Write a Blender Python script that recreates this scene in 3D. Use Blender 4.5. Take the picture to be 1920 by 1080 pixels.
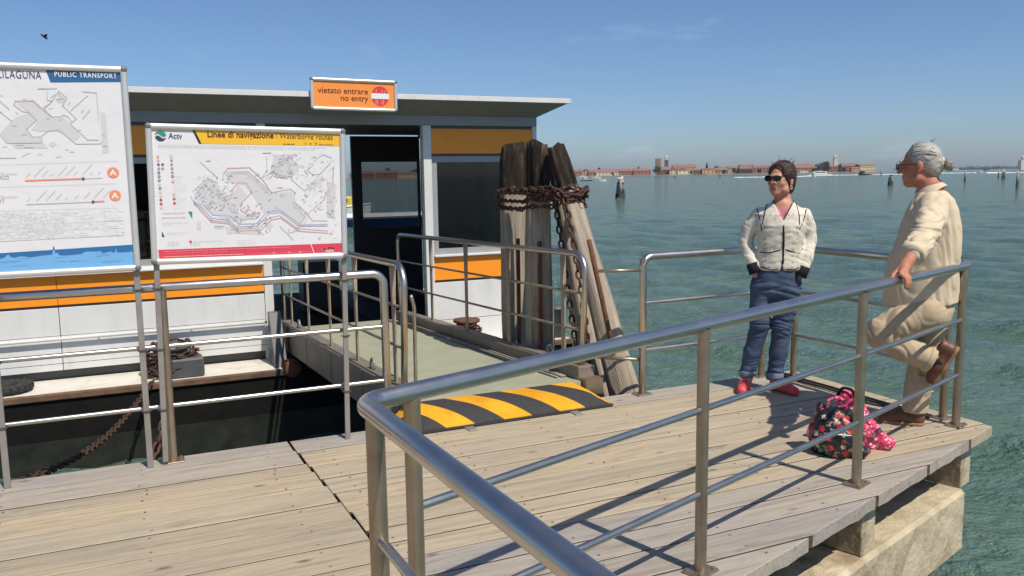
import bpy, bmesh, math, random
import numpy as np
from mathutils import Vector, Matrix
random.seed(7); np.random.seed(7)
for o in list(bpy.data.objects): bpy.data.objects.remove(o)
scene = bpy.context.scene
COL = scene.collection
R = math.radians

# ------------------------------------------------------------------ camera, sky, sun, exposure
CAM_H = 1.6
cam_d = bpy.data.cameras.new('camera'); cam = bpy.data.objects.new('camera', cam_d); COL.objects.link(cam)
scene.camera = cam
cam_d.sensor_width = 36.0; cam_d.lens = 30.0; cam_d.clip_start = 0.05; cam_d.clip_end = 60000
pitch, roll = R(7.5), math.atan(0.0148)
fwd = Vector((0, math.cos(pitch), -math.sin(pitch))); r0 = Vector((1, 0, 0)); u0 = r0.cross(fwd)
rt = r0*math.cos(roll) - u0*math.sin(roll); up = rt.cross(fwd)
cam.matrix_world = Matrix(((rt.x, up.x, -fwd.x, 0), (rt.y, up.y, -fwd.y, 0), (rt.z, up.z, -fwd.z, CAM_H), (0, 0, 0, 1)))

SUN_EL, SUN_AZ = R(55), R(-50)          # azimuth measured from +X towards +Y
world = bpy.data.worlds.new('World'); scene.world = world; world.use_nodes = True
wn = world.node_tree; wn.nodes.clear()
w_out = wn.nodes.new('ShaderNodeOutputWorld'); w_bg = wn.nodes.new('ShaderNodeBackground')
sky = wn.nodes.new('ShaderNodeTexSky'); sky.sky_type = 'NISHITA'; sky.sun_disc = False
sky.sun_elevation = SUN_EL; sky.sun_rotation = R(90) - SUN_AZ
sky.air_density = 0.8; sky.dust_density = 0.8; sky.ozone_density = 5.0; sky.altitude = 0
w_bg.inputs['Strength'].default_value = 0.098
# thin cirrus wisps
tc = wn.nodes.new('ShaderNodeTexCoord'); mp = wn.nodes.new('ShaderNodeMapping'); mp.inputs['Scale'].default_value = (2.2, 2.2, 9.0)
nz = wn.nodes.new('ShaderNodeTexNoise'); nz.inputs['Scale'].default_value = 2.4; nz.inputs['Detail'].default_value = 7; nz.inputs['Roughness'].default_value = 0.6
rp = wn.nodes.new('ShaderNodeValToRGB'); rp.color_ramp.elements[0].position = 0.60; rp.color_ramp.elements[1].position = 0.86
rp.color_ramp.elements[1].color = (0.35, 0.35, 0.35, 1)
mx = wn.nodes.new('ShaderNodeMix'); mx.data_type = 'RGBA'; mx.inputs[7].default_value = (7.5, 8.2, 9.2, 1)
wn.links.new(tc.outputs['Generated'], mp.inputs['Vector']); wn.links.new(mp.outputs[0], nz.inputs['Vector'])
wn.links.new(nz.outputs[0], rp.inputs[0]); wn.links.new(rp.outputs[0], mx.inputs[0]); wn.links.new(sky.outputs[0], mx.inputs[6])
wb = wn.nodes.new('ShaderNodeMix'); wb.data_type = 'RGBA'; wb.blend_type = 'MULTIPLY'; wb.inputs[0].default_value = 1.0; wb.inputs[7].default_value = (0.98, 1.055, 1.14, 1)   # camera white balance of the sky
wn.links.new(mx.outputs[2], wb.inputs[6]); wn.links.new(wb.outputs[2], w_bg.inputs[0]); wn.links.new(w_bg.outputs[0], w_out.inputs[0])

sun_d = bpy.data.lights.new('sun', 'SUN'); sun_d.energy = 4.7; sun_d.angle = R(0.53); sun_d.color = (1.0, 0.915, 0.79)
sun = bpy.data.objects.new('sun', sun_d); COL.objects.link(sun)
sd = Vector((math.cos(SUN_EL)*math.cos(SUN_AZ), math.cos(SUN_EL)*math.sin(SUN_AZ), math.sin(SUN_EL)))
sun.rotation_euler = sd.to_track_quat('Z', 'Y').to_euler(); sun.location = sd*30
scene.view_settings.view_transform = 'Standard'; scene.view_settings.look = 'None'
scene.view_settings.exposure = 0.0; scene.view_settings.gamma = 1.0; scene.view_settings.use_curve_mapping = False
scene.render.engine = 'CYCLES'

# ------------------------------------------------------------------ frame of the jetty: s along the planks, n towards the lagoon
TH = R(25); UX, UY = math.cos(TH), math.sin(TH)
def W(s, n, z=0.0): return Vector((s*UX - n*UY, s*UY + n*UX, z))
WATER = -1.18

# ------------------------------------------------------------------ materials
class NT:
    def __init__(s, name):
        s.m = bpy.data.materials.new(name); s.m.use_nodes = True; s.t = s.m.node_tree; s.t.nodes.clear()
        s.out = s.n('OutputMaterial')
    def n(s, typ, **kw):
        k = s.t.nodes.new('ShaderNode'+typ)
        for a, v in kw.items(): setattr(k, a, v)
        return k
    def l(s, a, b): s.t.links.new(a, b)
    def bsdf(s, rough=0.5, metal=0.0, spec=0.5):
        b = s.n('BsdfPrincipled'); b.inputs['Roughness'].default_value = rough; b.inputs['Metallic'].default_value = metal
        b.inputs['Specular IOR Level'].default_value = spec; s.l(b.outputs[0], s.out.inputs[0]); s.b = b; return b
    def coord(s, scale=(1, 1, 1), kind='Object', rand=False):
        c = s.n('TexCoord'); m = s.n('Mapping'); m.inputs['Scale'].default_value = scale
        s.l(c.outputs[kind], m.inputs['Vector'])
        if rand:
            oi = s.n('ObjectInfo'); mu = s.n('Math', operation='MULTIPLY'); mu.inputs[1].default_value = 37.0
            s.l(oi.outputs['Random'], mu.inputs[0]); cx = s.n('CombineXYZ')
            for i in range(3): s.l(mu.outputs[0], cx.inputs[i])
            s.l(cx.outputs[0], m.inputs['Location'])
        return m.outputs[0]
    def noise(s, vec, scale=5, detail=4, rough=0.55, dist=0.0):
        k = s.n('TexNoise'); k.inputs['Scale'].default_value = scale; k.inputs['Detail'].default_value = detail
        k.inputs['Roughness'].default_value = rough; k.inputs['Distortion'].default_value = dist; s.l(vec, k.inputs['Vector']); return k.outputs[0]
    def ramp(s, fac, stops, interp='LINEAR'):
        k = s.n('ValToRGB'); k.color_ramp.interpolation = interp; e = k.color_ramp.elements
        while len(e) < len(stops): e.new(0.5)
        for i, (p, c) in enumerate(stops):
            e[i].position = p; e[i].color = (c, c, c, 1) if isinstance(c, (int, float)) else (*c, 1)
        s.l(fac, k.inputs[0]); return k.outputs[0]
    def mix(s, fac, a, b, blend='MIX'):
        k = s.n('Mix', data_type='RGBA', blend_type=blend)
        for sock, v in ((k.inputs[0], fac), (k.inputs[6], a), (k.inputs[7], b)):
            if isinstance(v, (int, float)): sock.default_value = v
            elif isinstance(v, tuple): sock.default_value = (*v, 1) if len(v) == 3 else v
            else: s.l(v, sock)
        return k.outputs[2]
    def math(s, op, a, b=0.0):
        k = s.n('Math', operation=op)
        for sock, v in ((k.inputs[0], a), (k.inputs[1], b)):
            if isinstance(v, (int, float)): sock.default_value = v
            else: s.l(v, sock)
        return k.outputs[0]
    def bump(s, h, strength=0.3, dist=0.01):
        k = s.n('Bump'); k.inputs['Strength'].default_value = strength; k.inputs['Distance'].default_value = dist
        s.l(h, k.inputs['Height']); s.l(k.outputs[0], s.b.inputs['Normal'])
    def col(s, v):
        if isinstance(v, tuple): s.b.inputs['Base Color'].default_value = (*v, 1)
        else: s.l(v, s.b.inputs['Base Color'])

def M(name, base, rough=0.5, metal=0.0, var=0.12, scale=6, bump=0.0, bscale=60, stretch=(1, 1, 1), spec=0.5, dirt=None, dscale=3, damt=0.5, bdist=0.004, rvar=0.0):
    t = NT(name); t.bsdf(rough, metal, spec); v = t.coord(stretch)
    f = t.noise(v, scale, 5)
    lo = tuple(c*(1-var) for c in base); hi = tuple(min(1, c*(1+var)) for c in base)
    c = t.ramp(f, [(0.3, lo), (0.7, hi)])
    if dirt:
        d = t.ramp(t.noise(v, dscale, 7, 0.65, 0.4), [(0.5, 0.0), (0.72, damt)])
        c = t.mix(d, c, dirt)
    t.col(c)
    if rvar:
        t.l(t.ramp(t.noise(v, scale*2.3, 4), [(0.3, max(0.02, rough-rvar)), (0.7, min(1, rough+rvar))]), t.b.inputs['Roughness'])
    if bump: t.bump(t.noise(v, bscale, 4), bump, bdist)
    return t.m

def plank_mat(name, c_lo, c_hi, grey, greyamt):
    t = NT(name); t.bsdf(0.8, 0, 0.25)
    v = t.coord((1, 1, 1), 'Object', True); vs = t.coord((0.35, 9, 3), 'Object', True); vf = t.coord((2.0, 60, 20), 'Object', True)
    grain = t.noise(vs, 3.0, 6, 0.6, 0.6); fine = t.noise(vf, 3.0, 4, 0.7, 0.3)
    c = t.ramp(grain, [(0.25, c_lo), (0.55, c_hi), (0.8, tuple(x*1.1 for x in c_hi))])
    oi = t.n('ObjectInfo')
    tint = t.ramp(oi.outputs['Random'], [(0.0, (0.86, 0.84, 0.82)), (0.35, (1.0, 0.97, 0.92)), (0.7, (0.94, 0.95, 0.93)), (1.0, (1.07, 1.02, 0.97))])
    c = t.mix(1.0, c, tint, 'MULTIPLY')
    g = t.ramp(t.noise(t.coord((0.5, 1.6, 1), 'Object', True), 1.6, 6, 0.65), [(0.35, 0.0), (0.68, greyamt)])
    c = t.mix(g, c, grey)
    fl = t.ramp(fine, [(0.30, 0.62), (0.50, 1.0)]); c = t.mix(0.85, c, fl, 'MULTIPLY')
    # knots and screw marks
    vo = t.n('TexVoronoi', feature='F1'); vo.inputs['Scale'].default_value = 3.2; vo.inputs['Randomness'].default_value = 1.0
    t.l(t.coord((0.7, 1.6, 1), 'Object', True), vo.inputs['Vector'])
    kn = t.ramp(vo.outputs['Distance'], [(0.03, 0.75), (0.10, 0.0)]); c = t.mix(kn, c, (0.10, 0.07, 0.05))
    st = t.ramp(t.noise(t.coord((0.6, 5, 1), 'Object', True), 2.6, 8, 0.72, 1.0), [(0.555, 0.0), (0.72, 0.68)]); c = t.mix(st, c, (0.13, 0.105, 0.085))
    t.col(c)
    h = t.mix(0.5, grain, fine); t.bump(h, 0.55, 0.006)
    return t.m

MAT = {}
MAT['plank'] = plank_mat('plank_wood', (0.31, 0.255, 0.180), (0.500, 0.420, 0.300), (0.34, 0.31, 0.255), 0.55)
MAT['plank_grey'] = plank_mat('plank_weathered', (0.25, 0.22, 0.185), (0.43, 0.385, 0.325), (0.32, 0.30, 0.285), 0.8)
MAT['seam'] = M('dirty_plank_flank', (0.075, 0.055, 0.04), 0.95, var=0.4, scale=20)
MAT['timber'] = M('dark_timber', (0.10, 0.085, 0.065), 0.9, var=0.3, bump=0.4, bscale=30)
MAT['steel'] = M('brushed_stainless', (0.60, 0.57, 0.53), 0.33, 1.0, var=0.06, scale=4, dirt=(0.42, 0.35, 0.28), dscale=3, damt=0.3, rvar=0.04)
MAT['steel_dull'] = M('dull_stainless', (0.37, 0.305, 0.225), 0.40, 0.8, var=0.15, scale=9, dirt=(0.26, 0.18, 0.11), dscale=5, damt=0.55, rvar=0.08)
MAT['galv'] = M('galvanised_grey', (0.30, 0.285, 0.26), 0.5, 0.35, var=0.12, scale=12, dirt=(0.2, 0.15, 0.1), damt=0.4)
MAT['alu'] = M('anodised_aluminium', (0.70, 0.69, 0.66), 0.38, 0.55, var=0.05)
MAT['plastic_grey'] = M('grey_plastic', (0.16, 0.165, 0.17), 0.5)
MAT['white'] = M('white_enamel', (0.66, 0.67, 0.66), 0.42, var=0.035, scale=2, dirt=(0.42, 0.37, 0.30), dscale=3.5, damt=0.30, bump=0.04, bscale=5, bdist=0.02, stretch=(1.6, 1.6, 0.35))
MAT['white_deck'] = M('white_deck_paint', (0.66, 0.645, 0.58), 0.6, var=0.08, scale=7, dirt=(0.36, 0.23, 0.12), dscale=3.5, damt=0.55, bump=0.2)
MAT['grey_paint'] = M('grey_paint', (0.30, 0.31, 0.315), 0.5, var=0.05)
MAT['soffit'] = M('soffit_grey', (0.20, 0.205, 0.195), 0.6, var=0.05)
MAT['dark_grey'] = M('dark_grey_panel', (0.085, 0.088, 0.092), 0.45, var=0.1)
MAT['orange'] = M('orange_panel', (0.95, 0.315, 0.015), 0.42, var=0.04, scale=3, dirt=(0.5, 0.2, 0.03), damt=0.25)
MAT['hull'] = M('black_hull', (0.008, 0.008, 0.008), 0.75, var=0.3, dirt=(0.016, 0.013, 0.010), damt=0.5, spec=0.15)
MAT['hull_wet'] = M('weedy_hull', (0.014, 0.016, 0.012), 0.5, var=0.5, scale=6, dirt=(0.03, 0.034, 0.02), dscale=4, damt=0.7, bump=0.4, bscale=30)
MAT['rust'] = M('rusty_steel', (0.13, 0.055, 0.028), 0.85, 0.1, var=0.4, scale=14, dirt=(0.05, 0.03, 0.025), dscale=6, damt=0.8, bump=0.5, bscale=60)
MAT['rust_edge'] = M('rusty_rubbing_edge', (0.12, 0.075, 0.05), 0.9, var=0.35, scale=8, dirt=(0.24, 0.11, 0.05), dscale=4, damt=0.8, bump=0.4, bscale=40)
MAT['chain'] = M('rusty_chain', (0.085, 0.042, 0.030), 0.75, 0.25, var=0.5, scale=12, dirt=(0.17, 0.075, 0.04), dscale=9, damt=0.7, bump=0.4, bscale=90)
MAT['rubber'] = M('black_rubber', (0.02, 0.02, 0.021), 0.75, var=0.25, bump=0.25, bscale=120)
MAT['green_floor'] = M('sage_gangway_coating', (0.34, 0.35, 0.25), 0.75, var=0.07, scale=4, dirt=(0.22, 0.22, 0.16), dscale=2.5, damt=0.4, bump=0.25, bscale=260, bdist=0.002)
MAT['stanchion'] = M('stained_stanchion', (0.38, 0.315, 0.235), 0.5, 0.25, var=0.15, scale=9, dirt=(0.24, 0.13, 0.07), dscale=5, damt=0.6)
MAT['gang_side'] = M('gangway_aluminium', (0.235, 0.205, 0.165), 0.55, 0.25, var=0.14, scale=5, dirt=(0.17, 0.13, 0.09), dscale=3, damt=0.6)
MAT['concrete'] = M('stained_concrete', (0.48, 0.415, 0.285), 0.9, 0, var=0.22, scale=4, dirt=(0.17, 0.105, 0.05), dscale=3.2, damt=0.85, bump=0.8, bscale=22, bdist=0.016)
MAT['screw'] = M('screw_head', (0.30, 0.25, 0.20), 0.5, 0.5)
MAT['rope'] = M('rope', (0.30, 0.28, 0.22), 0.9, var=0.2, scale=40)
MAT['cable'] = M('dark_cable', (0.05, 0.05, 0.05), 0.6)
MAT['paper'] = M('poster_paper', (0.72, 0.72, 0.735), 0.3, var=0.025, scale=1.6, bump=0.25, bscale=3.2, bdist=0.03)

def flat(name, c, rough=0.35):
    t = NT(name); t.bsdf(rough, 0, 0.5); t.col(c); return t.m
P = {k: flat('print_'+k, c) for k, c in dict(
    navy=(0.035, 0.055, 0.13), blue=(0.03, 0.13, 0.31), sea=(0.17, 0.42, 0.72), seadark=(0.03, 0.15, 0.37), white=(0.80, 0.80, 0.80), grey=(0.54, 0.54, 0.56), lightgrey=(0.60, 0.60, 0.61), midgrey=(0.33, 0.33, 0.35),
    dark=(0.10, 0.10, 0.11), coral=(0.83, 0.27, 0.14), rose=(0.70, 0.42, 0.40), lilac=(0.46, 0.46, 0.60), peach=(0.72, 0.55, 0.42), yellow=(0.82, 0.48, 0.03), black=(0.03, 0.025, 0.02), crimson=(0.66, 0.06, 0.10), green=(0.03, 0.30, 0.17),
    orange=(0.90, 0.30, 0.06), brown=(0.12, 0.02, 0.01), red=(0.68, 0.05, 0.05), palepink=(0.80, 0.42, 0.36), purple=(0.30, 0.08, 0.28)).items()}

def tinted_glass(name, tint, gloss=1.0):
    t = NT(name); tr = t.n('BsdfTransparent'); tr.inputs[0].default_value = (*tint, 1)
    gl = t.n('BsdfGlossy'); gl.inputs['Roughness'].default_value = 0.02; gl.inputs[0].default_value = (gloss, gloss, gloss, 1)
    fr = t.n('Fresnel'); fr.inputs[0].default_value = 1.5; ms = t.n('MixShader')
    t.l(fr.outputs[0], ms.inputs[0]); t.l(tr.outputs[0], ms.inputs[1]); t.l(gl.outputs[0], ms.inputs[2]); t.l(ms.outputs[0], t.out.inputs[0])
    return t.m
MAT['glass'] = tinted_glass('tinted_window_glass', (0.50, 0.515, 0.52)); MAT['glass_dark'] = tinted_glass('dark_window_glass', (0.30, 0.31, 0.315))
MAT['lens_clear'] = tinted_glass('spectacle_lens', (0.8, 0.8, 0.8)); MAT['lens_dark'] = flat('sunglass_lens', (0.008, 0.008, 0.01), 0.08)

def water_mat():
    t = NT('lagoon_water'); b = t.bsdf(0.10, 0, 0.5); b.inputs['IOR'].default_value = 1.333
    v = t.coord((1, 1, 1))
    big = t.noise(t.coord((0.6, 1.0, 1)), 0.085, 5, 0.6, 0.6); mid = t.noise(t.coord((0.5, 1.0, 1)), 0.5, 4)
    c = t.ramp(t.mix(0.45, big, mid), [(0.30, (0.078, 0.146, 0.114)), (0.5, (0.096, 0.168, 0.126)), (0.70, (0.124, 0.188, 0.128))])
    t.col(c)
    w1 = t.noise(t.coord((1.0, 1.6, 1)), 1.1, 5, 0.6, 0.3); w2 = t.noise(t.coord((1.0, 1.9, 1)), 4.5, 5, 0.62, 0.4); w3 = t.noise(v, 19, 3, 0.55)
    h = t.math('ADD', t.math('MULTIPLY', w1, 1.0), t.math('ADD', t.math('MULTIPLY', w2, 0.42), t.math('MULTIPLY', w3, 0.09)))
    # sheltered water by the jetty is smoother than the open lagoon
    tc_ = t.n('TexCoord'); ln = t.n('VectorMath', operation='LENGTH'); t.l(tc_.outputs['Object'], ln.inputs[0]); fac = t.ramp(t.math('DIVIDE', ln.outputs['Value'], 80.0), [(0.06, 0.32), (0.35, 0.80), (1.0, 1.0)])
    t.bump(t.math('MULTIPLY', h, fac), 1.0, 0.80)
    return t.m
MAT['water'] = water_mat()

def pile_mat(name, z_dark):
    t = NT(name); t.bsdf(0.9, 0, 0.2); v = t.coord((9, 9, 0.8)); vf = t.coord((40, 40, 2.0))
    g = t.noise(v, 1.4, 6, 0.65, 0.5); f = t.noise(vf, 1.5, 4, 0.7)
    c = t.ramp(g, [(0.28, (0.17, 0.135, 0.10)), (0.5, (0.36, 0.305, 0.24)), (0.75, (0.50, 0.44, 0.355))])
    c = t.mix(0.6, c, t.ramp(f, [(0.30, 0.35), (0.43, 1.0)]), 'MULTIPLY')
    # tarred, rotted head
    tco = t.n('TexCoord'); sp = t.n('SeparateXYZ'); t.l(tco.outputs['Object'], sp.inputs[0])
    zz = t.math('ADD', sp.outputs[2], t.math('MULTIPLY', t.math('SUBTRACT', t.noise(t.coord((5, 5, 1.5)), 1.5, 5), 0.5), 0.25))
    k = t.ramp(t.math('SUBTRACT', zz, z_dark-0.5), [(0.47, 0.0), (0.53, 1.0)])
    d = t.ramp(t.noise(t.coord((14, 14, 2.0)), 1.6, 7, 0.7, 0.6), [(0.36, (0.011, 0.009, 0.007)), (0.54, (0.038, 0.028, 0.021)), (0.66, (0.11, 0.085, 0.062)), (0.82, (0.28, 0.235, 0.18))])
    t.col(t.mix(k, c, d)); t.bump(t.mix(0.5, g, f), 0.9, 0.03)
    return t.m
MAT['pile'] = pile_mat('mooring_pile_wood', 1.34)
MAT['pile_far'] = M('far_pile_wood', (0.30, 0.28, 0.25), 0.9, var=0.3, scale=3, stretch=(4, 4, 0.5)); MAT['pile_wet'] = M('wet_pile_foot', (0.03, 0.028, 0.024), 0.7)

def bump_mat():
    t = NT('hazard_stripe_rubber'); t.bsdf(0.72, 0, 0.3); tco = t.n('TexCoord'); sp = t.n('SeparateXYZ'); t.l(tco.outputs['Object'], sp.inputs[0])
    # slanted, slightly curved stripes
    a = t.math('ADD', sp.outputs[0], t.math('MULTIPLY', sp.outputs[1], 0.62))
    a = t.math('ADD', a, t.math('MULTIPLY', t.math('SUBTRACT', t.noise(t.coord((1, 1, 1)), 3, 2), 0.5), 0.015))
    m = t.math('FRACT', t.math('DIVIDE', t.math('ADD', a, 4.10), 0.41))
    k = t.ramp(m, [(0.0, 0.0), (0.50, 0.0), (0.51, 1.0), (0.985, 1.0), (1.0, 0.0)])
    blk = t.ramp(t.noise(t.coord((1, 1, 1)), 120, 3, 0.7), [(0.35, (0.02, 0.02, 0.022)), (0.7, (0.085, 0.082, 0.08))])
    yl = t.ramp(t.noise(t.coord((1, 1, 1)), 5, 6, 0.65), [(0.3, (0.62, 0.27, 0.012)), (0.62, (0.82, 0.40, 0.02))])
    top = t.ramp(sp.outputs[2], [(0.016, 0.0), (0.022, 1.0)])
    t.col(t.mix(t.math('MULTIPLY', k, top), blk, yl)); t.bump(t.noise(t.coord((1, 1, 1)), 140, 3, 0.7), 0.45, 0.004)
    return t.m
MAT['hazard'] = bump_mat()

# cloth and skin
def cloth(name, base, var=0.15, scale=18, weave=420, rough=0.85, dirt=None, sheen=0.0):
    return M(name, base, rough, var=var, scale=scale, bump=0.25, bscale=weave, dirt=dirt, dscale=7, damt=0.4, bdist=0.002, spec=0.2)
MAT['skin'] = M('tanned_skin', (0.52, 0.265, 0.175), 0.5, var=0.10, scale=14, bump=0.12, bscale=180, dirt=(0.45, 0.17, 0.11), damt=0.35, dscale=12, spec=0.35, bdist=0.002)
MAT['skin_man'] = M('sunburnt_skin', (0.48, 0.205, 0.125), 0.5, var=0.14, scale=14, bump=0.2, bscale=140, dirt=(0.36, 0.11, 0.07), damt=0.45, dscale=12, spec=0.35, bdist=0.003)
MAT['lips'] = flat('lips', (0.42, 0.15, 0.12), 0.45)
def hair_mat(name, lo, hi, rough=0.45):
    t = NT(name); t.bsdf(rough, 0, 0.5); f = t.noise(t.coord((9, 90, 90)), 2.6, 4, 0.65, 0.6)
    t.col(t.ramp(f, [(0.3, lo), (0.7, hi)])); t.bump(f, 0.5, 0.006); return t.m
MAT['hair_dark'] = hair_mat('dark_brown_hair', (0.014, 0.007, 0.006), (0.085, 0.036, 0.025)); MAT['hair_grey'] = hair_mat('grey_hair', (0.22, 0.20, 0.17), (0.62, 0.59, 0.53), 0.5)
MAT['jeans'] = M('blue_denim', (0.058, 0.085, 0.145), 0.9, var=0.28, scale=6, bump=0.3, bscale=300, dirt=(0.13, 0.175, 0.25), dscale=3.2, damt=0.75, bdist=0.003, spec=0.2)
MAT['denim_in'] = M('denim_turn_up', (0.16, 0.21, 0.29), 0.9, var=0.15, scale=20)
MAT['black_knit'] = cloth('black_trim', (0.018, 0.017, 0.019)); MAT['pink'] = cloth('pink_top', (0.62, 0.16, 0.36), 0.2)
MAT['shirt'] = cloth('cream_linen_shirt', (0.63, 0.525, 0.375), 0.06, 9); MAT['chino'] = cloth('khaki_cotton', (0.47, 0.375, 0.25), 0.09, 8)
MAT['sock'] = cloth('navy_sock', (0.012, 0.014, 0.022)); MAT['leather'] = M('brown_leather', (0.14, 0.055, 0.028), 0.5, var=0.3, scale=12, bump=0.2, bscale=120)
MAT['sole'] = M('crepe_sole', (0.27, 0.16, 0.085), 0.8); MAT['sneaker'] = M('coral_pink_shoe', (0.62, 0.06, 0.075), 0.6, var=0.25, scale=25, dirt=(0.75, 0.25, 0.28), dscale=16, damt=0.7)
MAT['sock_pink'] = M('pink_pattern_sock', (0.62, 0.07, 0.20), 0.85, var=0.2, scale=40, dirt=(0.8, 0.55, 0.62), dscale=38, damt=0.9)
MAT['gold'] = flat('earring_metal', (0.7, 0.68, 0.62), 0.25); MAT['frame_black'] = flat('spectacle_frame', (0.02, 0.02, 0.022), 0.3); MAT['turq'] = flat('turquoise_bead', (0.05, 0.35, 0.33), 0.4)
def jacket_mat():
    t = NT('cream_quilted_print'); t.bsdf(0.8, 0, 0.25); v = t.coord((1, 1, 1))
    vo = t.n('TexVoronoi', feature='F1'); vo.inputs['Scale'].default_value = 32; vo.inputs['Randomness'].default_value = 0.35; t.l(t.coord((1, 0.6, 0.75)), vo.inputs['Vector'])
    vm = t.math('ADD', vo.outputs['Distance'], t.math('MULTIPLY', t.noise(v, 150, 3), 0.35))
    k = t.ramp(vm, [(0.36, 0.62), (0.47, 0.0)])
    base = t.ramp(t.noise(v, 8, 4), [(0.3, (0.60, 0.56, 0.46)), (0.7, (0.74, 0.70, 0.60))])
    t.col(t.mix(k, base, (0.27, 0.25, 0.21)))
    t.bump(t.mix(0.5, t.noise(t.coord((1, 1, 1.6)), 22, 4, 0.6, 0.8), vo.outputs['Distance']), 0.35, 0.008); return t.m
MAT['jacket'] = jacket_mat()
def floral(name, base, stops, scale, thr, soft=0.08, leaf=(0.02, 0.12, 0.09)):
    t = NT(name); t.bsdf(0.38, 0, 0.5); v = t.coord((1, 1, 1))
    wv = t.mix(0.06, v, t.n('TexNoise').outputs[1])
    vo = t.n('TexVoronoi', feature='F1'); vo.inputs['Scale'].default_value = scale; t.l(v, vo.inputs['Vector'])
    d = t.math('ADD', vo.outputs['Distance'], t.math('MULTIPLY', t.math('SUBTRACT', t.noise(v, scale*3.5, 3, 0.6), 0.5), 0.9))
    k = t.ramp(d, [(thr-soft, 1.0), (thr, 0.0)])
    sp = t.n('SeparateColor'); t.l(vo.outputs['Color'], sp.inputs[0]); c = t.ramp(sp.outputs[0], stops, 'CONSTANT')
    lf = t.ramp(t.noise(v, scale*1.7, 3), [(0.60, 0.0), (0.64, 0.6)]); b = t.mix(lf, base, leaf)
    t.col(t.mix(k, b, c)); t.bump(t.noise(v, 20, 4), 0.3, 0.02); return t.m
MAT['floral'] = floral('black_floral_oilcloth', (0.012, 0.012, 0.014), [(0.0, (0.55, 0.04, 0.04)), (0.24, (0.50, 0.42, 0.30)), (0.44, (0.012, 0.012, 0.014)), (0.62, (0.58, 0.09, 0.08)), (0.78, (0.48, 0.26, 0.23)), (0.92, (0.05, 0.22, 0.16))], 21, 0.44)
MAT['pinkprint'] = floral('pink_white_print', (0.62, 0.03, 0.11), [(0.0, (0.80, 0.62, 0.64)), (0.6, (0.78, 0.35, 0.42))], 44, 0.34, 0.05, (0.75, 0.5, 0.52))

# ------------------------------------------------------------------ mesh helpers
def link(name, me, mat, parent=None, mw=None, smooth=False):
    o = bpy.data.objects.new(name, me); COL.objects.link(o)
    if mat is not None:
        mats = mat if isinstance(mat, (list, tuple)) else [mat]
        if len(me.materials) == 0:
            for m in mats: me.materials.append(MAT[m] if isinstance(m, str) else m)
    if parent is not None: o.parent = parent
    if mw is not None: o.matrix_local = mw
    if smooth: me.shade_smooth()
    return o
def tag(o, label=None, cat=None, group=None, kind=None):
    if label: o['label'] = label
    if cat: o['category'] = cat
    if group: o['group'] = group
    if kind: o['kind'] = kind
    return o
def thing(name, label, cat, mw=None, group=None, kind=None):
    o = bpy.data.objects.new(name, None); COL.objects.link(o); o.empty_display_size = 0.2
    if mw is not None: o.matrix_world = mw
    return tag(o, label, cat, group, kind)
def T(v): return Matrix.Translation(v)
def frame(s, n, z=0, extra=0.0):            # local x along planks, y towards the lagoon
    return T(W(s, n, z)) @ Matrix.Rotation(TH+extra, 4, 'Z')

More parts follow.
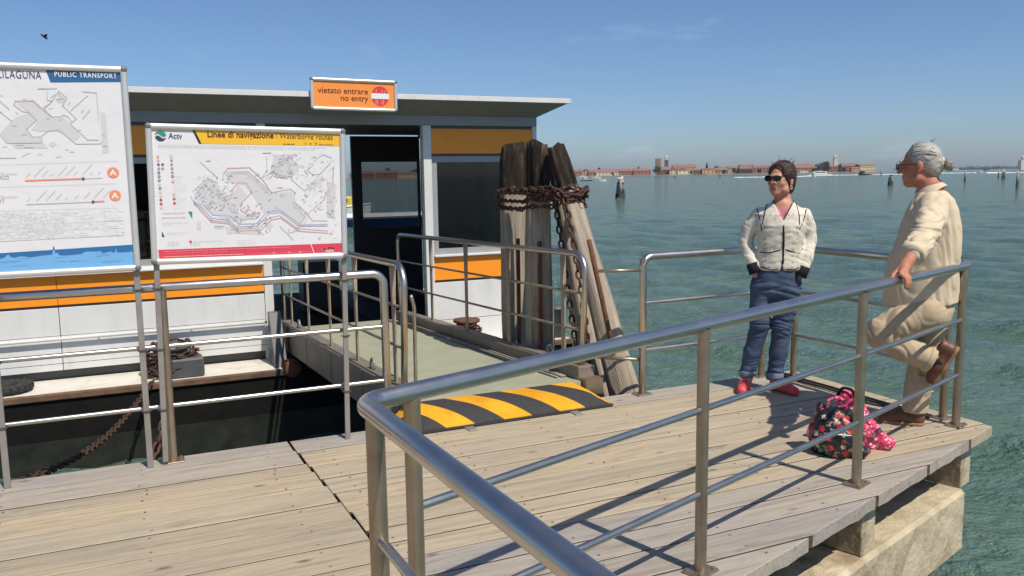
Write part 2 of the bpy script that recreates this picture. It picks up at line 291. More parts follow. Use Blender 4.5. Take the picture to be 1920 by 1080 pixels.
class MB:
    def __init__(s): s.v = []; s.f = []; s.mi = []; s.cur = 0
    def add(s, vs, fs):
        b = len(s.v); s.v += [tuple(x) for x in vs]; s.f += [tuple(b+i for i in f) for f in fs]; s.mi += [s.cur]*len(fs)
    def box(s, x0, x1, y0, y1, z0, z1, c=0.0, mw=None):
        if c <= 0:
            vs = [(x, y, z) for z in (z0, z1) for y in (y0, y1) for x in (x0, x1)]
            fs = [(0, 2, 3, 1), (4, 5, 7, 6), (0, 1, 5, 4), (2, 6, 7, 3), (0, 4, 6, 2), (1, 3, 7, 5)]
        else:
            bm = bmesh.new(); bmesh.ops.create_cube(bm, size=1.0)
            for q in bm.verts: q.co = Vector(((x0+x1)/2+q.co.x*(x1-x0), (y0+y1)/2+q.co.y*(y1-y0), (z0+z1)/2+q.co.z*(z1-z0)))
            bmesh.ops.bevel(bm, geom=bm.edges[:], offset=c, segments=1, affect='EDGES')
            bm.verts.ensure_lookup_table(); bm.verts.index_update(); vs = [tuple(q.co) for q in bm.verts]; fs = [tuple(q.index for q in f.verts) for f in bm.faces]; bm.free()
        if mw is not None: vs = [mw @ Vector(q) for q in vs]
        s.add(vs, fs); return s
    def prism(s, poly, z0, z1, axis='z'):
        n = len(poly)
        mk = {'z': lambda a, b, c: (a, b, c), 'y': lambda a, b, c: (a, c, b), 'x': lambda a, b, c: (c, a, b)}[axis]
        vs = [mk(a, b, z0) for a, b in poly] + [mk(a, b, z1) for a, b in poly]
        fs = [tuple(range(n-1, -1, -1)), tuple(range(n, 2*n))] + [(i, (i+1) % n, n+(i+1) % n, n+i) for i in range(n)]
        s.add(vs, fs); return s
    def tube(s, pts, r, seg=12, fillet=0.0, caps=True, fseg=6):
        pts = [Vector(p) for p in pts]
        if fillet > 0 and len(pts) > 2:
            q = [pts[0]]
            for a, b, c in zip(pts, pts[1:], pts[2:]):
                d1 = (a-b); d2 = (c-b); l1, l2 = d1.length, d2.length; d1 /= l1; d2 /= l2
                ang = d1.angle(d2)
                if ang > 3.1: q.append(b); continue
                t = min(fillet/math.tan(ang/2), 0.49*l1, 0.49*l2); p1 = b+d1*t; p2 = b+d2*t
                rad = t*math.tan(ang/2); cen = b+(d1+d2).normalized()*(rad/math.sin(ang/2)); e1 = p1-cen; e2 = p2-cen
                th_ = e1.angle(e2); w_ = (e2-e1*math.cos(th_)).normalized()*e1.length if th_ > 1e-4 else e1
                for k in range(fseg+1): a_ = th_*k/fseg; q.append(cen+e1*math.cos(a_)+w_*math.sin(a_))
            q.append(pts[-1]); pts = q
        n = len(pts); rs = r if isinstance(r, (list, tuple)) else [r]*n
        tang = [((pts[min(i+1, n-1)]-pts[max(i-1, 0)]).normalized()) for i in range(n)]
        ref = Vector((0, 0, 1)) if abs(tang[0].z) < 0.9 else Vector((1, 0, 0)); x = tang[0].cross(ref).normalized()
        vs = []
        for i in range(n):
            x = (x - tang[i]*x.dot(tang[i])).normalized(); y = tang[i].cross(x)
            for k in range(seg):
                a = 2*math.pi*k/seg; vs.append(pts[i]+(x*math.cos(a)+y*math.sin(a))*rs[i])
        fs = [(i*seg+k, i*seg+(k+1) % seg, (i+1)*seg+(k+1) % seg, (i+1)*seg+k) for i in range(n-1) for k in range(seg)]
        if caps: fs += [tuple(range(seg-1, -1, -1)), tuple((n-1)*seg+k for k in range(seg))]
        s.add(vs, fs); return s
    def lathe(s, prof, seg=20, mw=None):
        vs = [(r*math.cos(2*math.pi*k/seg), r*math.sin(2*math.pi*k/seg), z) for r, z in prof for k in range(seg)]
        n = len(prof); fs = [(i*seg+k, i*seg+(k+1) % seg, (i+1)*seg+(k+1) % seg, (i+1)*seg+k) for i in range(n-1) for k in range(seg)]
        fs += [tuple(range(seg-1, -1, -1)), tuple((n-1)*seg+k for k in range(seg))]
        if mw is not None: vs = [mw @ Vector(q) for q in vs]
        s.add(vs, fs); return s
    def poly(s, pts, z=0.0):
        s.add([(a, b, z) for a, b in pts], [tuple(range(len(pts)))]); return s
    def stroke(s, pts, w, z=0.0):                # flat printed line in the xy plane
        for (a, b), (c, d) in zip(pts, pts[1:]):
            L = math.hypot(c-a, d-b)
            if L < 1e-6: continue
            nx, ny = -(d-b)/L*w/2, (c-a)/L*w/2; ex, ey = (c-a)/L*w*0.3, (d-b)/L*w*0.3
            s.add([(a-ex-nx, b-ey-ny, z), (c+ex-nx, d+ey-ny, z), (c+ex+nx, d+ey+ny, z), (a-ex+nx, b-ey+ny, z)], [(0, 1, 2, 3)])
        return s
    def disc(s, x, y, r, z=0.0, seg=24, sy=1.0):
        return s.poly([(x+r*math.cos(2*math.pi*k/seg), y+r*sy*math.sin(2*math.pi*k/seg)) for k in range(seg)], z)
    def mesh(s, name='m'):
        me = bpy.data.meshes.new(name); me.from_pydata(s.v, [], s.f)
        if any(s.mi): me.polygons.foreach_set('material_index', s.mi)
        me.update(); return me
    def build(s, name, mat, parent=None, mw=None, smooth=False):
        return link(name, s.mesh(name), mat, parent, mw, smooth)
def smooth_angle(o, a=35):
    try: o.data.set_sharp_from_angle(angle=R(a))
    except Exception: pass
    return o

def text_mesh(body, width=None, height=None, bold=0.0, spacing=1.0, align='LEFT'):
    c = bpy.data.curves.new('lettering', 'FONT'); c.body = body; c.size = 1.0; c.offset = bold; c.space_character = spacing; c.resolution_u = 3
    o = bpy.data.objects.new('lettering_tmp', c); COL.objects.link(o); bpy.context.view_layer.update()
    me = bpy.data.meshes.new_from_object(o.evaluated_get(bpy.context.evaluated_depsgraph_get()))
    bpy.data.objects.remove(o); bpy.data.curves.remove(c); me.materials.clear()
    n = len(me.vertices); co = np.empty(n*3, np.float32); me.vertices.foreach_get('co', co); co = co.reshape(-1, 3)
    x0, x1 = co[:, 0].min(), co[:, 0].max(); sx = width/(x1-x0) if width else None
    sy = height if height else (sx if sx else 1.0); sx = sx or sy
    co[:, 0] = (co[:, 0]-x0)*sx; co[:, 1] *= sy
    if align == 'RIGHT': co[:, 0] -= co[:, 0].max()
    if align == 'CENTER': co[:, 0] -= co[:, 0].max()/2
    me.vertices.foreach_set('co', co.ravel()); me.update(); return me

def plate_and_bolts(parent, x, y, z=0.0, rot=0.0):
    m = MB(); m.box(-0.06, 0.06, -0.05, 0.05, 0, 0.008, 0.002)
    for a in (-0.042, 0.042):
        for b in (-0.033, 0.033): m.lathe([(0.010, 0.008), (0.010, 0.016), (0.006, 0.018)], 6, T((a, b, 0)))
    return m.build('base_plate', 'rust_edge' if False else 'steel_dull', parent, T((x, y, z)) @ Matrix.Rotation(rot, 4, 'Z'))

# ------------------------------------------------------------------ water
def make_water():
    rad = np.concatenate([np.linspace(0.6, 3, 8, endpoint=False), 3*np.exp(np.linspace(0, math.log(130/3), 330)), np.exp(np.linspace(math.log(140), math.log(30000), 70))])
    na = 520; fine = np.linspace(R(20), R(160), na); coarse = np.linspace(R(160), R(380), 60)[1:-1]
    ang = np.concatenate([fine, coarse]); A = len(ang); K = len(rad)
    rr, aa = np.meshgrid(rad, ang, indexing='ij'); x = rr*np.cos(aa); y = rr*np.sin(aa)
    z = np.zeros_like(x); rng = np.random.RandomState(3)
    for i in range(26):
        lam = 0.35*1.22**(i % 13); k = 2*math.pi/lam; th = R(245)+rng.normal(0, 0.55); amp = 0.0075*lam**0.72
        fade = np.clip(1.6-(rr*0.0115*3.2)/lam, 0, 1)*np.clip(1.5-rr/90, 0, 1)
        q = np.sin(k*(x*math.cos(th)+y*math.sin(th))+rng.uniform(0, 6.28)+0.7*np.sin(0.35*x+i)+0.6*np.sin(0.27*y+2*i)); z += amp*fade*(q+0.25*(q*q-0.5))
    z[:, (aa[0] > R(160)) | (aa[0] < R(20))] *= 0.5
    v = np.stack([x, y, z+WATER], -1).reshape(-1, 3); idx = np.arange(K*A).reshape(K, A); nx = np.roll(idx, -1, 1)
    f = np.stack([idx[:-1], idx[1:], nx[1:], nx[:-1]], -1).reshape(-1, 4)
    me = bpy.data.meshes.new('water'); me.vertices.add(len(v)); me.vertices.foreach_set('co', v.astype(np.float32).ravel())
    f = np.vstack([f]); nf = len(f); me.loops.add(nf*4); me.loops.foreach_set('vertex_index', f.astype(np.int32).ravel())
    me.polygons.add(nf); me.polygons.foreach_set('loop_start', np.arange(0, nf*4, 4, dtype=np.int32)); me.polygons.foreach_set('loop_total', np.full(nf, 4, np.int32))
    me.update(); me.validate(); me.shade_smooth()
    tag(link('water', me, 'water'), 'choppy green lagoon water stretching to the far shore', None, None, 'structure')
make_water()

# ------------------------------------------------------------------ the plank deck of the jetty
deck = thing('deck', 'weathered plank deck of the landing jetty', None, frame(0, 0, 0), kind='structure')
def fl(s): return 2.60+0.328*(s-2.37)          # the slanting front edge
def clip(poly, inside, cut):
    out = []
    for i in range(len(poly)):
        a, b = poly[i], poly[(i+1) % len(poly)]; ia, ib = inside(a), inside(b)
        if ia: out.append(a)
        if ia != ib: out.append(cut(a, b))
    return out
def cut_front(a, b):
    fa, fb = a[1]-fl(a[0]), b[1]-fl(b[0]); t = fa/(fa-fb); return (a[0]+t*(b[0]-a[0]), a[1]+t*(b[1]-a[1]))
rp_ = random.Random(5)
def make_plank(poly, mat, dz):
    # roughen the slanting cut
    q = []
    for i, a in enumerate(poly):
        b = poly[(i+1) % len(poly)]; q.append(a)
        if abs(a[1]-fl(a[0])) < 1e-4 and abs(b[1]-fl(b[0])) < 1e-4:
            L = math.hypot(a[0]-b[0], a[1]-b[1]); k = max(2, int(L/0.09))
            for j in range(1, k): t = j/k; q.append((a[0]+t*(b[0]-a[0]), a[1]+t*(b[1]-a[1])+rp_.uniform(-0.003, 0.004)))
    xs = [p[0] for p in q]; ys = [p[1] for p in q]; cx, cy = min(xs), (min(ys)+max(ys))/2
    bm = bmesh.new(); top = [bm.verts.new((x-cx, y-cy, dz)) for x, y in q]; f = bm.faces.new(top)
    if f.normal.z < 0: pass
    f.normal_update()
    if f.normal.z < 0: f.normal_flip()
    r = bmesh.ops.extrude_face_region(bm, geom=[f]); nv = [e for e in r['geom'] if isinstance(e, bmesh.types.BMVert)]
    for v in nv: v.co.z = -0.065 + (rp_.uniform(-0.007, 0.006) if abs(v.co.y+cy-fl(v.co.x+cx)) < 0.012 else 0)
    bmesh.ops.recalc_face_normals(bm, faces=bm.faces[:])
    te = [e for e in bm.edges if all(abs(v.co.z-dz) < 1e-5 for v in e.verts)]
    bmesh.ops.bevel(bm, geom=te, offset=0.0035, segments=1, affect='EDGES')
    # sawn flanks are dark with ingrained dirt, the weathered front cut keeps the face colour
    for f_ in bm.faces:
        c_ = f_.calc_center_median()
        if abs(f_.normal.z) < 0.5 and abs(c_.y+cy-fl(c_.x+cx)) > 0.02: f_.material_index = 1
    me = bpy.data.meshes.new('plank'); bm.to_mesh(me); bm.free()
    return link('plank', me, [mat, 'seam'], deck, T((cx, cy, 0)))
seam_l = [5.20, 4.993, 4.735, 4.582, 4.325, 4.07, 3.82, 3.565, 3.33, 3.09, 2.84, 2.58, 2.34, 2.12]
while seam_l[-1] > -1.8: seam_l.append(seam_l[-1]-rp_.choice((0.2, 0.24, 0.25, 0.26)))
seam_r = [5.19, 4.944, 4.672, 4.435, 4.205, 3.92, 3.66, 3.49, 3.315, 3.12, 2.92, 2.71, 2.50, 2.29, 2.08]
JOINT = lambda n: 0.886+0.069*(5.19-n)/1.557
G = 0.0058
for a, b in zip(seam_l, seam_l[1:]):
    r1 = JOINT((a+b)/2)-0.006+rp_.uniform(-0.004, 0.002) if b > 2.0 else 0.78+rp_.uniform(-0.006, 0.006)
    m = 'plank_grey' if a > 4.99 else 'plank'
    j = rp_.choice((-2.3, -2.3, -1.2)) if b < 3.3 else -2.3
    make_plank([(j+0.005, b+G), (r1, b+G), (r1, a-G), (j+0.005, a-G)], m, rp_.uniform(-0.002, 0.002))
    make_plank([(-5.0, b+G), (j, b+G), (j, a-G), (-5.0, a-G)], m, rp_.uniform(-0.002, 0.002))
for a, b in zip(seam_r, seam_r[1:]):
    l1 = JOINT((a+b)/2)+0.005; r1 = 4.905+rp_.uniform(-0.012, 0.012)
    poly = [(l1, b+G), (r1, b+G), (r1, a-G), (l1, a-G)]
    poly = clip(poly, lambda p: p[1] >= fl(p[0])-1e-9, cut_front)
    if len(poly) >= 3: make_plank(poly, 'plank_grey' if a < 3.35 or a > 5.1 else 'plank', rp_.uniform(-0.002, 0.002))
# screw heads, two per plank and joist
scr = MB()
for seams, js in ((seam_l[:15], (-1.9, -1.25, -0.6, 0.05, 0.72)), (seam_r[:-1], (1.05, 1.75, 2.4, 3.05, 3.7, 4.35, 4.78))):
    for a, b in zip(seams, seams[1:]):
        for s0 in js:
            for nn in (a-0.045, b+0.045):
                ss = s0+rp_.uniform(-0.02, 0.02)
                if seams is seam_l[:15] or nn > fl(ss)+0.05: scr.lathe([(0.0065, 0.0005), (0.0065, 0.0032)], 6, T((ss, nn, 0)))
tag(scr.build('screw_heads', 'screw', deck), kind='stuff')
# joists, concrete cap and pile below (perpendicular to the slanting edge)
EA = math.atan(0.328)
ed = Vector((math.cos(EA), math.sin(EA), 0)); en = Vector((-math.sin(EA), math.cos(EA), 0))
def E2(t, d, z=0): p = Vector((2.37, 2.60, 0))+ed*t+en*d; return Vector((p.x, p.y, z))
for i, t in enumerate((-2.95, -1.62, -0.22, 1.13, 2.49)):
    m = MB(); mw = T(E2(t, 0.08)) @ Matrix.Rotation(EA, 4, 'Z')
    m.box(-0.075, 0.075, 0.0, 1.9 if t > 1.2 else 2.3, -0.36, -0.067, 0.006); m.build('joist', 'concrete' if t > -0.5 else 'timber', deck, mw)
m = MB(); mw = T(E2(0, 0.055)) @ Matrix.Rotation(EA, 4, 'Z'); m.box(-3.4, 2.44, 0, 0.42, -0.76, -0.362, 0.022); m.build('cap_beam', 'concrete', deck, mw)
for t in (2.15, 0.3, -1.7):
    m = MB(); m.lathe([(0.14, -2.2), (0.14, -0.765)], 18); m.build('support_pile', 'timber', deck, T(E2(t, 0.26)), True)
m = MB()
for nn in (4.9, 4.2, 3.5): m.box(-5, 4.75 if nn > 3.6 else 4.3, nn-0.05, nn+0.05, -0.22, -0.07)
m.build('stringer', 'timber', deck)
for ss in (-4, -1.6, 0.6, 2.4, 4.4):
    m = MB(); m.lathe([(0.13, -2.2), (0.13, -0.23)], 14); m.build('support_pile', 'timber', deck, T((ss, 4.9, 0)), True)
# fascia board under the deck end at the right corner
m = MB(); m.box(4.70, 4.84, 3.52, 5.1, -0.16, -0.068, 0.004); m.build('edge_bearer', 'timber', deck)

# two thin cables along the end of the deck
for i, (o, lab) in enumerate(((0.0, 'thin dark cable along the deck end, the one nearer the bag'), (0.045, 'thin dark cable along the deck end, the one nearer the water'))):
    m = MB(); m.tube([(4.69+o, 5.1, 0.012), (4.70+o, 4.6, 0.010), (4.685+o, 4.1, 0.012), (4.70+o, 3.72, 0.010)], 0.009, 6)
    c = m.build('cable', 'cable', None, frame(0, 0)); tag(c, lab, 'cable', 'cables on the deck end')

# ------------------------------------------------------------------ stainless railings
RH, RB1, RB2 = 1.01, 0.675, 0.33
def inv(p): q = Vector(p); return Vector((q.x*UX+q.y*UY, -q.x*UY+q.y*UX, 0))
def railing(name, label, legs, posts, rail_path, root, mat='steel', r_rail=0.027, r_post=0.0245, bars=(RB1, RB2)):
    t = thing(name, label, 'railing', frame(root[0], root[1])); rel = T((-root[0], -root[1], 0))
    m = MB(); m.tube(rail_path, r_rail, 20, 0.075, fseg=8); m.build('top_rail', mat, t, rel, True)
    for p in posts:
        m = MB(); m.tube([(p[0], p[1], 0.004), (p[0], p[1], RH-0.012)], r_post, 18, caps=False); po = m.build('post', 'steel_dull', t, rel, True)
        pm = MB(); pm.box(-0.062, 0.062, -0.05, 0.05, 0.001, 0.009, 0.002)
        for a in (-0.045, 0.045):
            for b in (-0.035, 0.035): pm.lathe([(0.010, 0.009), (0.010, 0.017), (0.006, 0.019)], 6, T((a, b, 0)))
        bp = pm.build('base_plate', 'steel_dull', po, T((p[0], p[1], 0)) @ Matrix.Rotation(p[2], 4, 'Z'))
    for a, b in legs:
        for z in bars:
            m = MB(); m.tube([(a[0], a[1], z), (b[0], b[1], z)], 0.0135, 12, caps=False); m.build('bar', mat, t, rel, True)
    return t
C2 = inv((-0.40, 2.195)); L2d = Vector((math.cos(R(-88.2)), math.sin(R(-88.2)), 0))
pn = inv((-0.283, 2.308)); p13 = inv((0.745, 3.272)); p16 = inv((1.755, 4.217)); p18 = Vector((4.718, 3.543, 0)); q2 = C2+L2d*0.105; q3 = C2+L2d*1.5; q4 = C2+L2d*3.0
B0, B1, B2 = (3.42, 5.11), (4.555, 5.14), (4.80, 5.05)
F2 = (4.785, 3.69); CB = (4.805, 5.145); CF = (4.79, 3.568)
z3 = lambda p, z=RH: (p[0], p[1], z)
fr_ang = math.atan2(p16.y-p13.y, p16.x-p13.x)
railing('railing', 'stainless steel tube railing round the open end of the jetty, held by the man',
        [(B0, B1), (B2, F2), (p18, p16), (p16, p13), (p13, pn), (q2, q3), (q3, q4)],
        [(*B0, 0), (*B1, 0), (*B2, 0), (*F2, 0), (p18.x, p18.y, fr_ang), (p16.x, p16.y, fr_ang), (p13.x, p13.y, fr_ang), (pn.x, pn.y, fr_ang), (q2.x, q2.y, 0), (q3.x, q3.y, 0), (q4.x, q4.y, 0)],
        [z3(B0, 0.02), z3(B0), z3(CB), z3(CF), z3(C2), z3(q4+L2d*0.1)], (2.4, 3.0))
# loose bars from the first post towards the mooring piles
for a_, b_, lab in (((3.42, 5.11, 0.915), (3.10, 5.19, 0.92), 'upper of two short dull steel bars between railing and mooring piles'), ((3.42, 5.11, 0.26), (3.18, 5.35, 0.26), 'lower of two short dull steel bars between railing and mooring piles')):
    m = MB(); m.tube([a_, b_], 0.012, 10); tag(m.build('connecting_bar', 'steel_dull', None, frame(0, 0), True), lab, 'bar', 'bars closing the gap by the piles')
railing('railing', 'stainless steel tube railing below the two route map boards',
        [((-3.0, 5.12), (-1.35, 5.12)), ((-1.35, 5.12), (0.224, 5.12)), ((0.224, 5.12), (1.50, 5.12))],
        [(-3.0, 5.12, 0), (-1.35, 5.12, 0), (0.224, 5.12, 0)],
        [(-3.0, 5.12, RH), (1.505, 5.12, RH), (1.505, 5.12, 0.02)], (-0.6, 5.12), r_rail=0.0255)

# ------------------------------------------------------------------ gangway
gz = lambda n: 0.085-0.045*(n-5.5)
gang = thing('gangway', 'sloping gangway with sage green floor and steel handrails down to the pontoon', 'gangway', frame(2.42, 5.4, 0.0)); grel = T((-2.42, -5.4, 0))
def slab(s0, s1, n0, n1, za, zb):
    vs = [(s, n, gz(n)+d) for d in (za, zb) for n in (n0, n1) for s in (s0, s1)]
    return vs, [(0, 2, 3, 1), (4, 5, 7, 6), (0, 1, 5, 4), (2, 6, 7, 3), (0, 4, 6, 2), (1, 3, 7, 5)]
m = MB(); m.add(*slab(1.802, 3.048, 5.36, 9.95, -0.05, 0.0)); m.build('floor', 'green_floor', gang, grel)
for s0, s1 in ((1.66, 1.80), (3.05, 3.19)):
    m = MB(); m.add(*slab(s0, s1, 5.40, 9.93, -0.20, 0.10)); k = m.build('side_beam', 'gang_side', gang, grel)
    bv = k.modifiers.new('bevel', 'BEVEL'); bv.width = 0.008; bv.segments = 2
    for nn in np.arange(6.3, 9.6, 1.05):
        m = MB(); m.add(*slab(s0-0.004 if s0 < 2 else s1-0.0, s0 if s0 < 2 else s1+0.004, nn, nn+0.05, -0.19, 0.09)); m.build('stiffener', 'gang_side', k)
    m = MB(); m.add(*slab(s0+0.01, s1+0.012 if s0 > 2 else s1-0.01, 5.30, 5.40, -0.1, 0.02)); m.build('hinge_foot', 'steel_dull', gang, grel)
m = MB(); m.add(*slab(1.75, 3.1, 9.60, 9.75, -0.27, -0.055)); m.build('roller_foot', 'rubber', gang, grel)
for sx, pn_ in ((1.73, (5.66, 6.69, 7.62, 8.57, 9.48)), (3.12, (5.755, 6.764, 7.758, 8.771))):
    m = MB(); m.tube([(sx, 5.47, gz(5.47)+0.09), (sx, 5.40, gz(5.4)+0.93), (sx, 9.97, gz(9.97)+1.03), (sx, 9.93, gz(9.93)+0.09)], 0.0235, 16, 0.14, fseg=8)
    m.build('handrail', 'steel', gang, grel, True)
    for nn in pn_:
        top = gz(nn)+0.93+0.10*(nn-5.4)/4.57-0.01; b0 = gz(nn)+0.098
        mm = MB(); zt = top; zb = b0+(top-b0)*0.55
        # flat bar turned edge-on towards its head
        vs = [(sx-0.006, nn-0.028, b0), (sx+0.006, nn-0.028, b0), (sx+0.006, nn+0.028, b0), (sx-0.006, nn+0.028, b0),
              (sx-0.006, nn-0.028, zb), (sx+0.006, nn-0.028, zb), (sx+0.006, nn+0.028, zb), (sx-0.006, nn+0.028, zb),
              (sx-0.022, nn-0.006, zt), (sx+0.022, nn-0.006, zt), (sx+0.022, nn+0.006, zt), (sx-0.022, nn+0.006, zt)]
        fs = [(0, 1, 5, 4), (1, 2, 6, 5), (2, 3, 7, 6), (3, 0, 4, 7), (4, 5, 9, 8), (5, 6, 10, 9), (6, 7, 11, 10), (7, 4, 8, 11), (8, 9, 10, 11), (3, 2, 1, 0)]
        mm.add(vs, fs); mm.build('stanchion', 'stanchion', gang, grel)
    for h0, h1 in ((0.36, 0.40), (0.64, 0.71)):
        m = MB(); m.tube([(sx, 5.44, gz(5.44)+h0), (sx, 9.94, gz(9.94)+h1)], 0.0105, 10); m.build('guard_bar', 'steel_dull', gang, grel, True)
for sx, nn in ((3.12, 5.98), (1.73, 6.25), (1.73, 9.1)):
    m = MB(); pts = [(sx, nn-0.05, gz(nn)+0.095)]+[(sx, nn-0.05*math.cos(a), gz(nn)+0.13+0.05*math.sin(a)) for a in np.linspace(0, math.pi, 9)]+[(sx, nn+0.05, gz(nn)+0.095)]
    m.tube(pts, 0.011, 8); m.build('lifting_eye', 'galv', gang, grel, True)
m = MB(); m.tube([(1.86, 5.62, gz(5.6)+0.02), (1.86, 5.6, gz(5.6)+0.62), (1.79, 5.45, gz(5.5)+0.72)], 0.013, 10, 0.06); m.build('grab_handle', 'steel', gang, grel, True)
for k, (o, lab) in enumerate(((0.0, 'thin rope lying along the right kerb of the green gangway, nearest the kerb'), (0.028, 'thin rope beside the right kerb of the gangway, second from the kerb'), (0.06, 'thin rope beside the right kerb of the gangway, farthest from the kerb'))):
    pts = [(3.02-o*(1.0+0.2*math.sin(n*2+k))-0.005*math.sin(n*1.7+k*2), n, gz(n)+0.010) for n in np.linspace(5.55, 9.6, 30)]
    m = MB(); m.tube(pts, 0.0085, 6); tag(m.build('rope', 'rope', None, frame(0, 0), True), lab, 'rope', 'ropes on the gangway floor')

# hazard striped threshold ramp
BL, BD = 1.45, 0.42
m = MB(); ny = 12; xs = [0, 0.0, 0.09, BL-0.09, BL]; cols = []
def bh(y): t = y/BD; return 0.022+0.072*(1-(1-min(1, t*1.15))**2.6)
xst = np.linspace(0, BL, 30)
vs = []; fs = []
for i, x in enumerate(xst):
    e = min(1.0, min(x, BL-x)/0.085+0.0)
    for j in range(ny+1):
        y = BD*j/ny; h = bh(y); h = 0.020+(h-0.020)*e if x in (xst[0], xst[-1]) or e < 1 else h; vs.append((x, y, h))
nyy = ny+1
for i in range(len(xst)-1):
    for j in range(ny): a = i*nyy+j; fs.append((a, a+nyy, a+nyy+1, a+1))
base = len(vs); per = [i*nyy for i in range(len(xst))]+[(len(xst)-1)*nyy+j for j in range(1, nyy)]+[i*nyy+ny for i in range(len(xst)-2, -1, -1)]+[j for j in range(ny-1, 0, -1)]
for q in per: x, y, z = vs[q]; vs.append((x, y, 0.002))
for k in range(len(per)): a, b = per[k], per[(k+1) % len(per)]; fs.append((a, base+k, base+(k+1) % len(per), b))
m.add(vs, fs); bmp = m.build('threshold_ramp', 'hazard', None, frame(1.62, 4.945, 0.0), True); smooth_angle(bmp, 40)
tag(bmp, 'yellow and black striped rubber threshold ramp at the foot of the gangway', 'ramp')
for ss, lab in ((1.985, 'short dark metal strap under the striped ramp, the left one'), (2.755, 'short dark metal strap under the striped ramp, the right one')):
    m = MB(); m.box(ss-0.03, ss+0.03, 4.86, 4.98, 0.001, 0.007, 0.002); tag(m.build('strap', 'galv', None, frame(0, 0)), lab, 'strap', 'straps of the ramp')

# ------------------------------------------------------------------ floating pontoon with its shelter
pon = thing('pontoon', 'floating landing stage with white and orange shelter and black hull', 'pontoon', frame(1.5, 9.05, WATER)); prel = T((-1.5, -9.05, -WATER))
def pbox(name, mat, b, c=0.0, parent=pon, rel=prel):
    m = MB(); m.box(*b, c); return m.build(name, mat, parent, rel if parent is pon else None)
pbox('hull', 'hull', (-7, 5.05, 9.06, 15.3, -1.6, -0.435), 0.02)
pbox('waterline_band', 'hull_wet', (-7, 5.06, 9.05, 9.0595, -1.5, -0.86))
pbox('rubbing_strake', 'rust_edge', (-7, 1.62, 9.03, 9.085, -0.465, -0.395), 0.012)
pbox('rubbing_strake', 'rust_edge', (3.3, 5.05, 9.03, 9.085, -0.465, -0.395), 0.012)
pbox('walkway', 'white_deck', (-7, 1.60, 9.09, 9.72, -0.434, -0.40))
pbox('walkway', 'white_deck', (3.28, 5.03, 9.09, 9.72, -0.434, -0.40)); pbox('walkway', 'white_deck', (4.945, 5.03, 9.725, 15.2, -0.434, -0.401))
fl_ = pbox('hall_floor', 'rubber', (1.605, 3.275, 9.09, 15.28, -0.434, -0.41)); pbox('hall_floor', 'rubber', (3.28, 4.94, 9.73, 15.28, -0.434, -0.411))
rib = MB()
for nn in np.arange(9.2, 15.2, 0.16): rib.box(1.61, 3.27, nn, nn+0.06, -0.4105, -0.402)
tag(rib.build('floor_ribs', 'rubber', fl_), kind='stuff')
NW = 9.65
# left cabin front, built panel by panel
seams = [-6.9, -5.3, -3.7, -2.1, -0.55, 1.475]
for a, b in zip(seams, seams[1:]):
    w = pbox('white_panel', 'white', (a+0.003, b-0.003, NW, NW+0.05, 0.06, 0.345), 0.003)
    pbox('white_panel', 'white', (a+0.003, b-0.003, NW, NW+0.05, -0.225, 0.055), 0.003)
    pbox('white_panel', 'white', (a+0.003, b-0.003, NW, NW+0.05, -0.295, -0.231), 0.002)
    pbox('orange_panel', 'orange', (a+0.002, b-0.002, NW-0.006, NW+0.05, 0.372, 0.665), 0.003)
    pbox('orange_panel', 'orange', (a+0.002, b-0.002, NW-0.006, NW+0.05, 1.872, 2.165), 0.003)
    wf = MB(); a1, b1, z0, z1 = a+0.02, b-0.02, 0.73, 1.84
    for q in ((a1, b1, z0, z0+0.06), (a1, b1, z1-0.06, z1), (a1, a1+0.06, z0+0.06, z1-0.06), (b1-0.06, b1, z0+0.06, z1-0.06)): wf.box(q[0], q[1], NW, NW+0.06, q[2], q[3])
    wo = wf.build('window', 'grey_paint', pon, prel); g = MB(); g.box(a1+0.06, b1-0.06, NW+0.025, NW+0.033, z0+0.06, z1-0.06); g.build('pane', 'glass_dark', wo)
pbox('dark_reveal', 'dark_grey', (-6.9, 1.475, NW+0.02, NW+0.04, 0.3455, 0.3715)); pbox('dark_reveal', 'dark_grey', (-6.9, 1.475, NW+0.02, NW+0.04, 2.1655, 2.2)); pbox('dark_reveal', 'dark_grey', (-6.9, 1.475, NW+0.03, NW+0.05, 1.841, 1.871))
pbox('plinth', 'dark_grey', (-6.9, 1.55, NW+0.10, NW+0.14, -0.40, -0.25))
for a in (-5.2, -2.5, 0.25, 1.46): pbox('plinth_leg', 'white', (a, a+0.075, NW+0.002, NW+0.05, -0.40, -0.296))
pbox('corner_post', 'white', (1.4765, 1.57, NW-0.012, NW+0.09, -0.296, 2.2), 0.004)
pbox('sill', 'white', (-6.9, 1.475, NW-0.075, NW+0.05, 0.672, 0.695), 0.005); pbox('sill_back', 'white', (-6.9, 1.475, NW+0.004, NW+0.05, 0.6955, 0.729))
m = MB(); m.tube([(-6.9, NW-0.05, 0.035), (1.475, NW-0.05, 0.035)], 0.017, 12); hb = m.build('wall_rail', 'white', pon, prel, True)
for a in np.arange(-6.5, 1.5, 0.9): m = MB(); m.tube([(a, NW-0.05, 0.035), (a, NW+0.01, 0.035)], 0.008, 8); m.build('rail_bracket', 'white', hb)
pbox('side_wall', 'dark_grey', (1.50, 1.56, NW+0.10, 13.9, -0.40, 2.25)); pbox('rear_wall', 'dark_grey', (-6.9, 1.5, 13.85, 13.9, -0.40, 2.25)); pbox('inner_floor', 'rubber', (-6.9, 1.49, NW+0.15, 13.84, -0.40, -0.385))
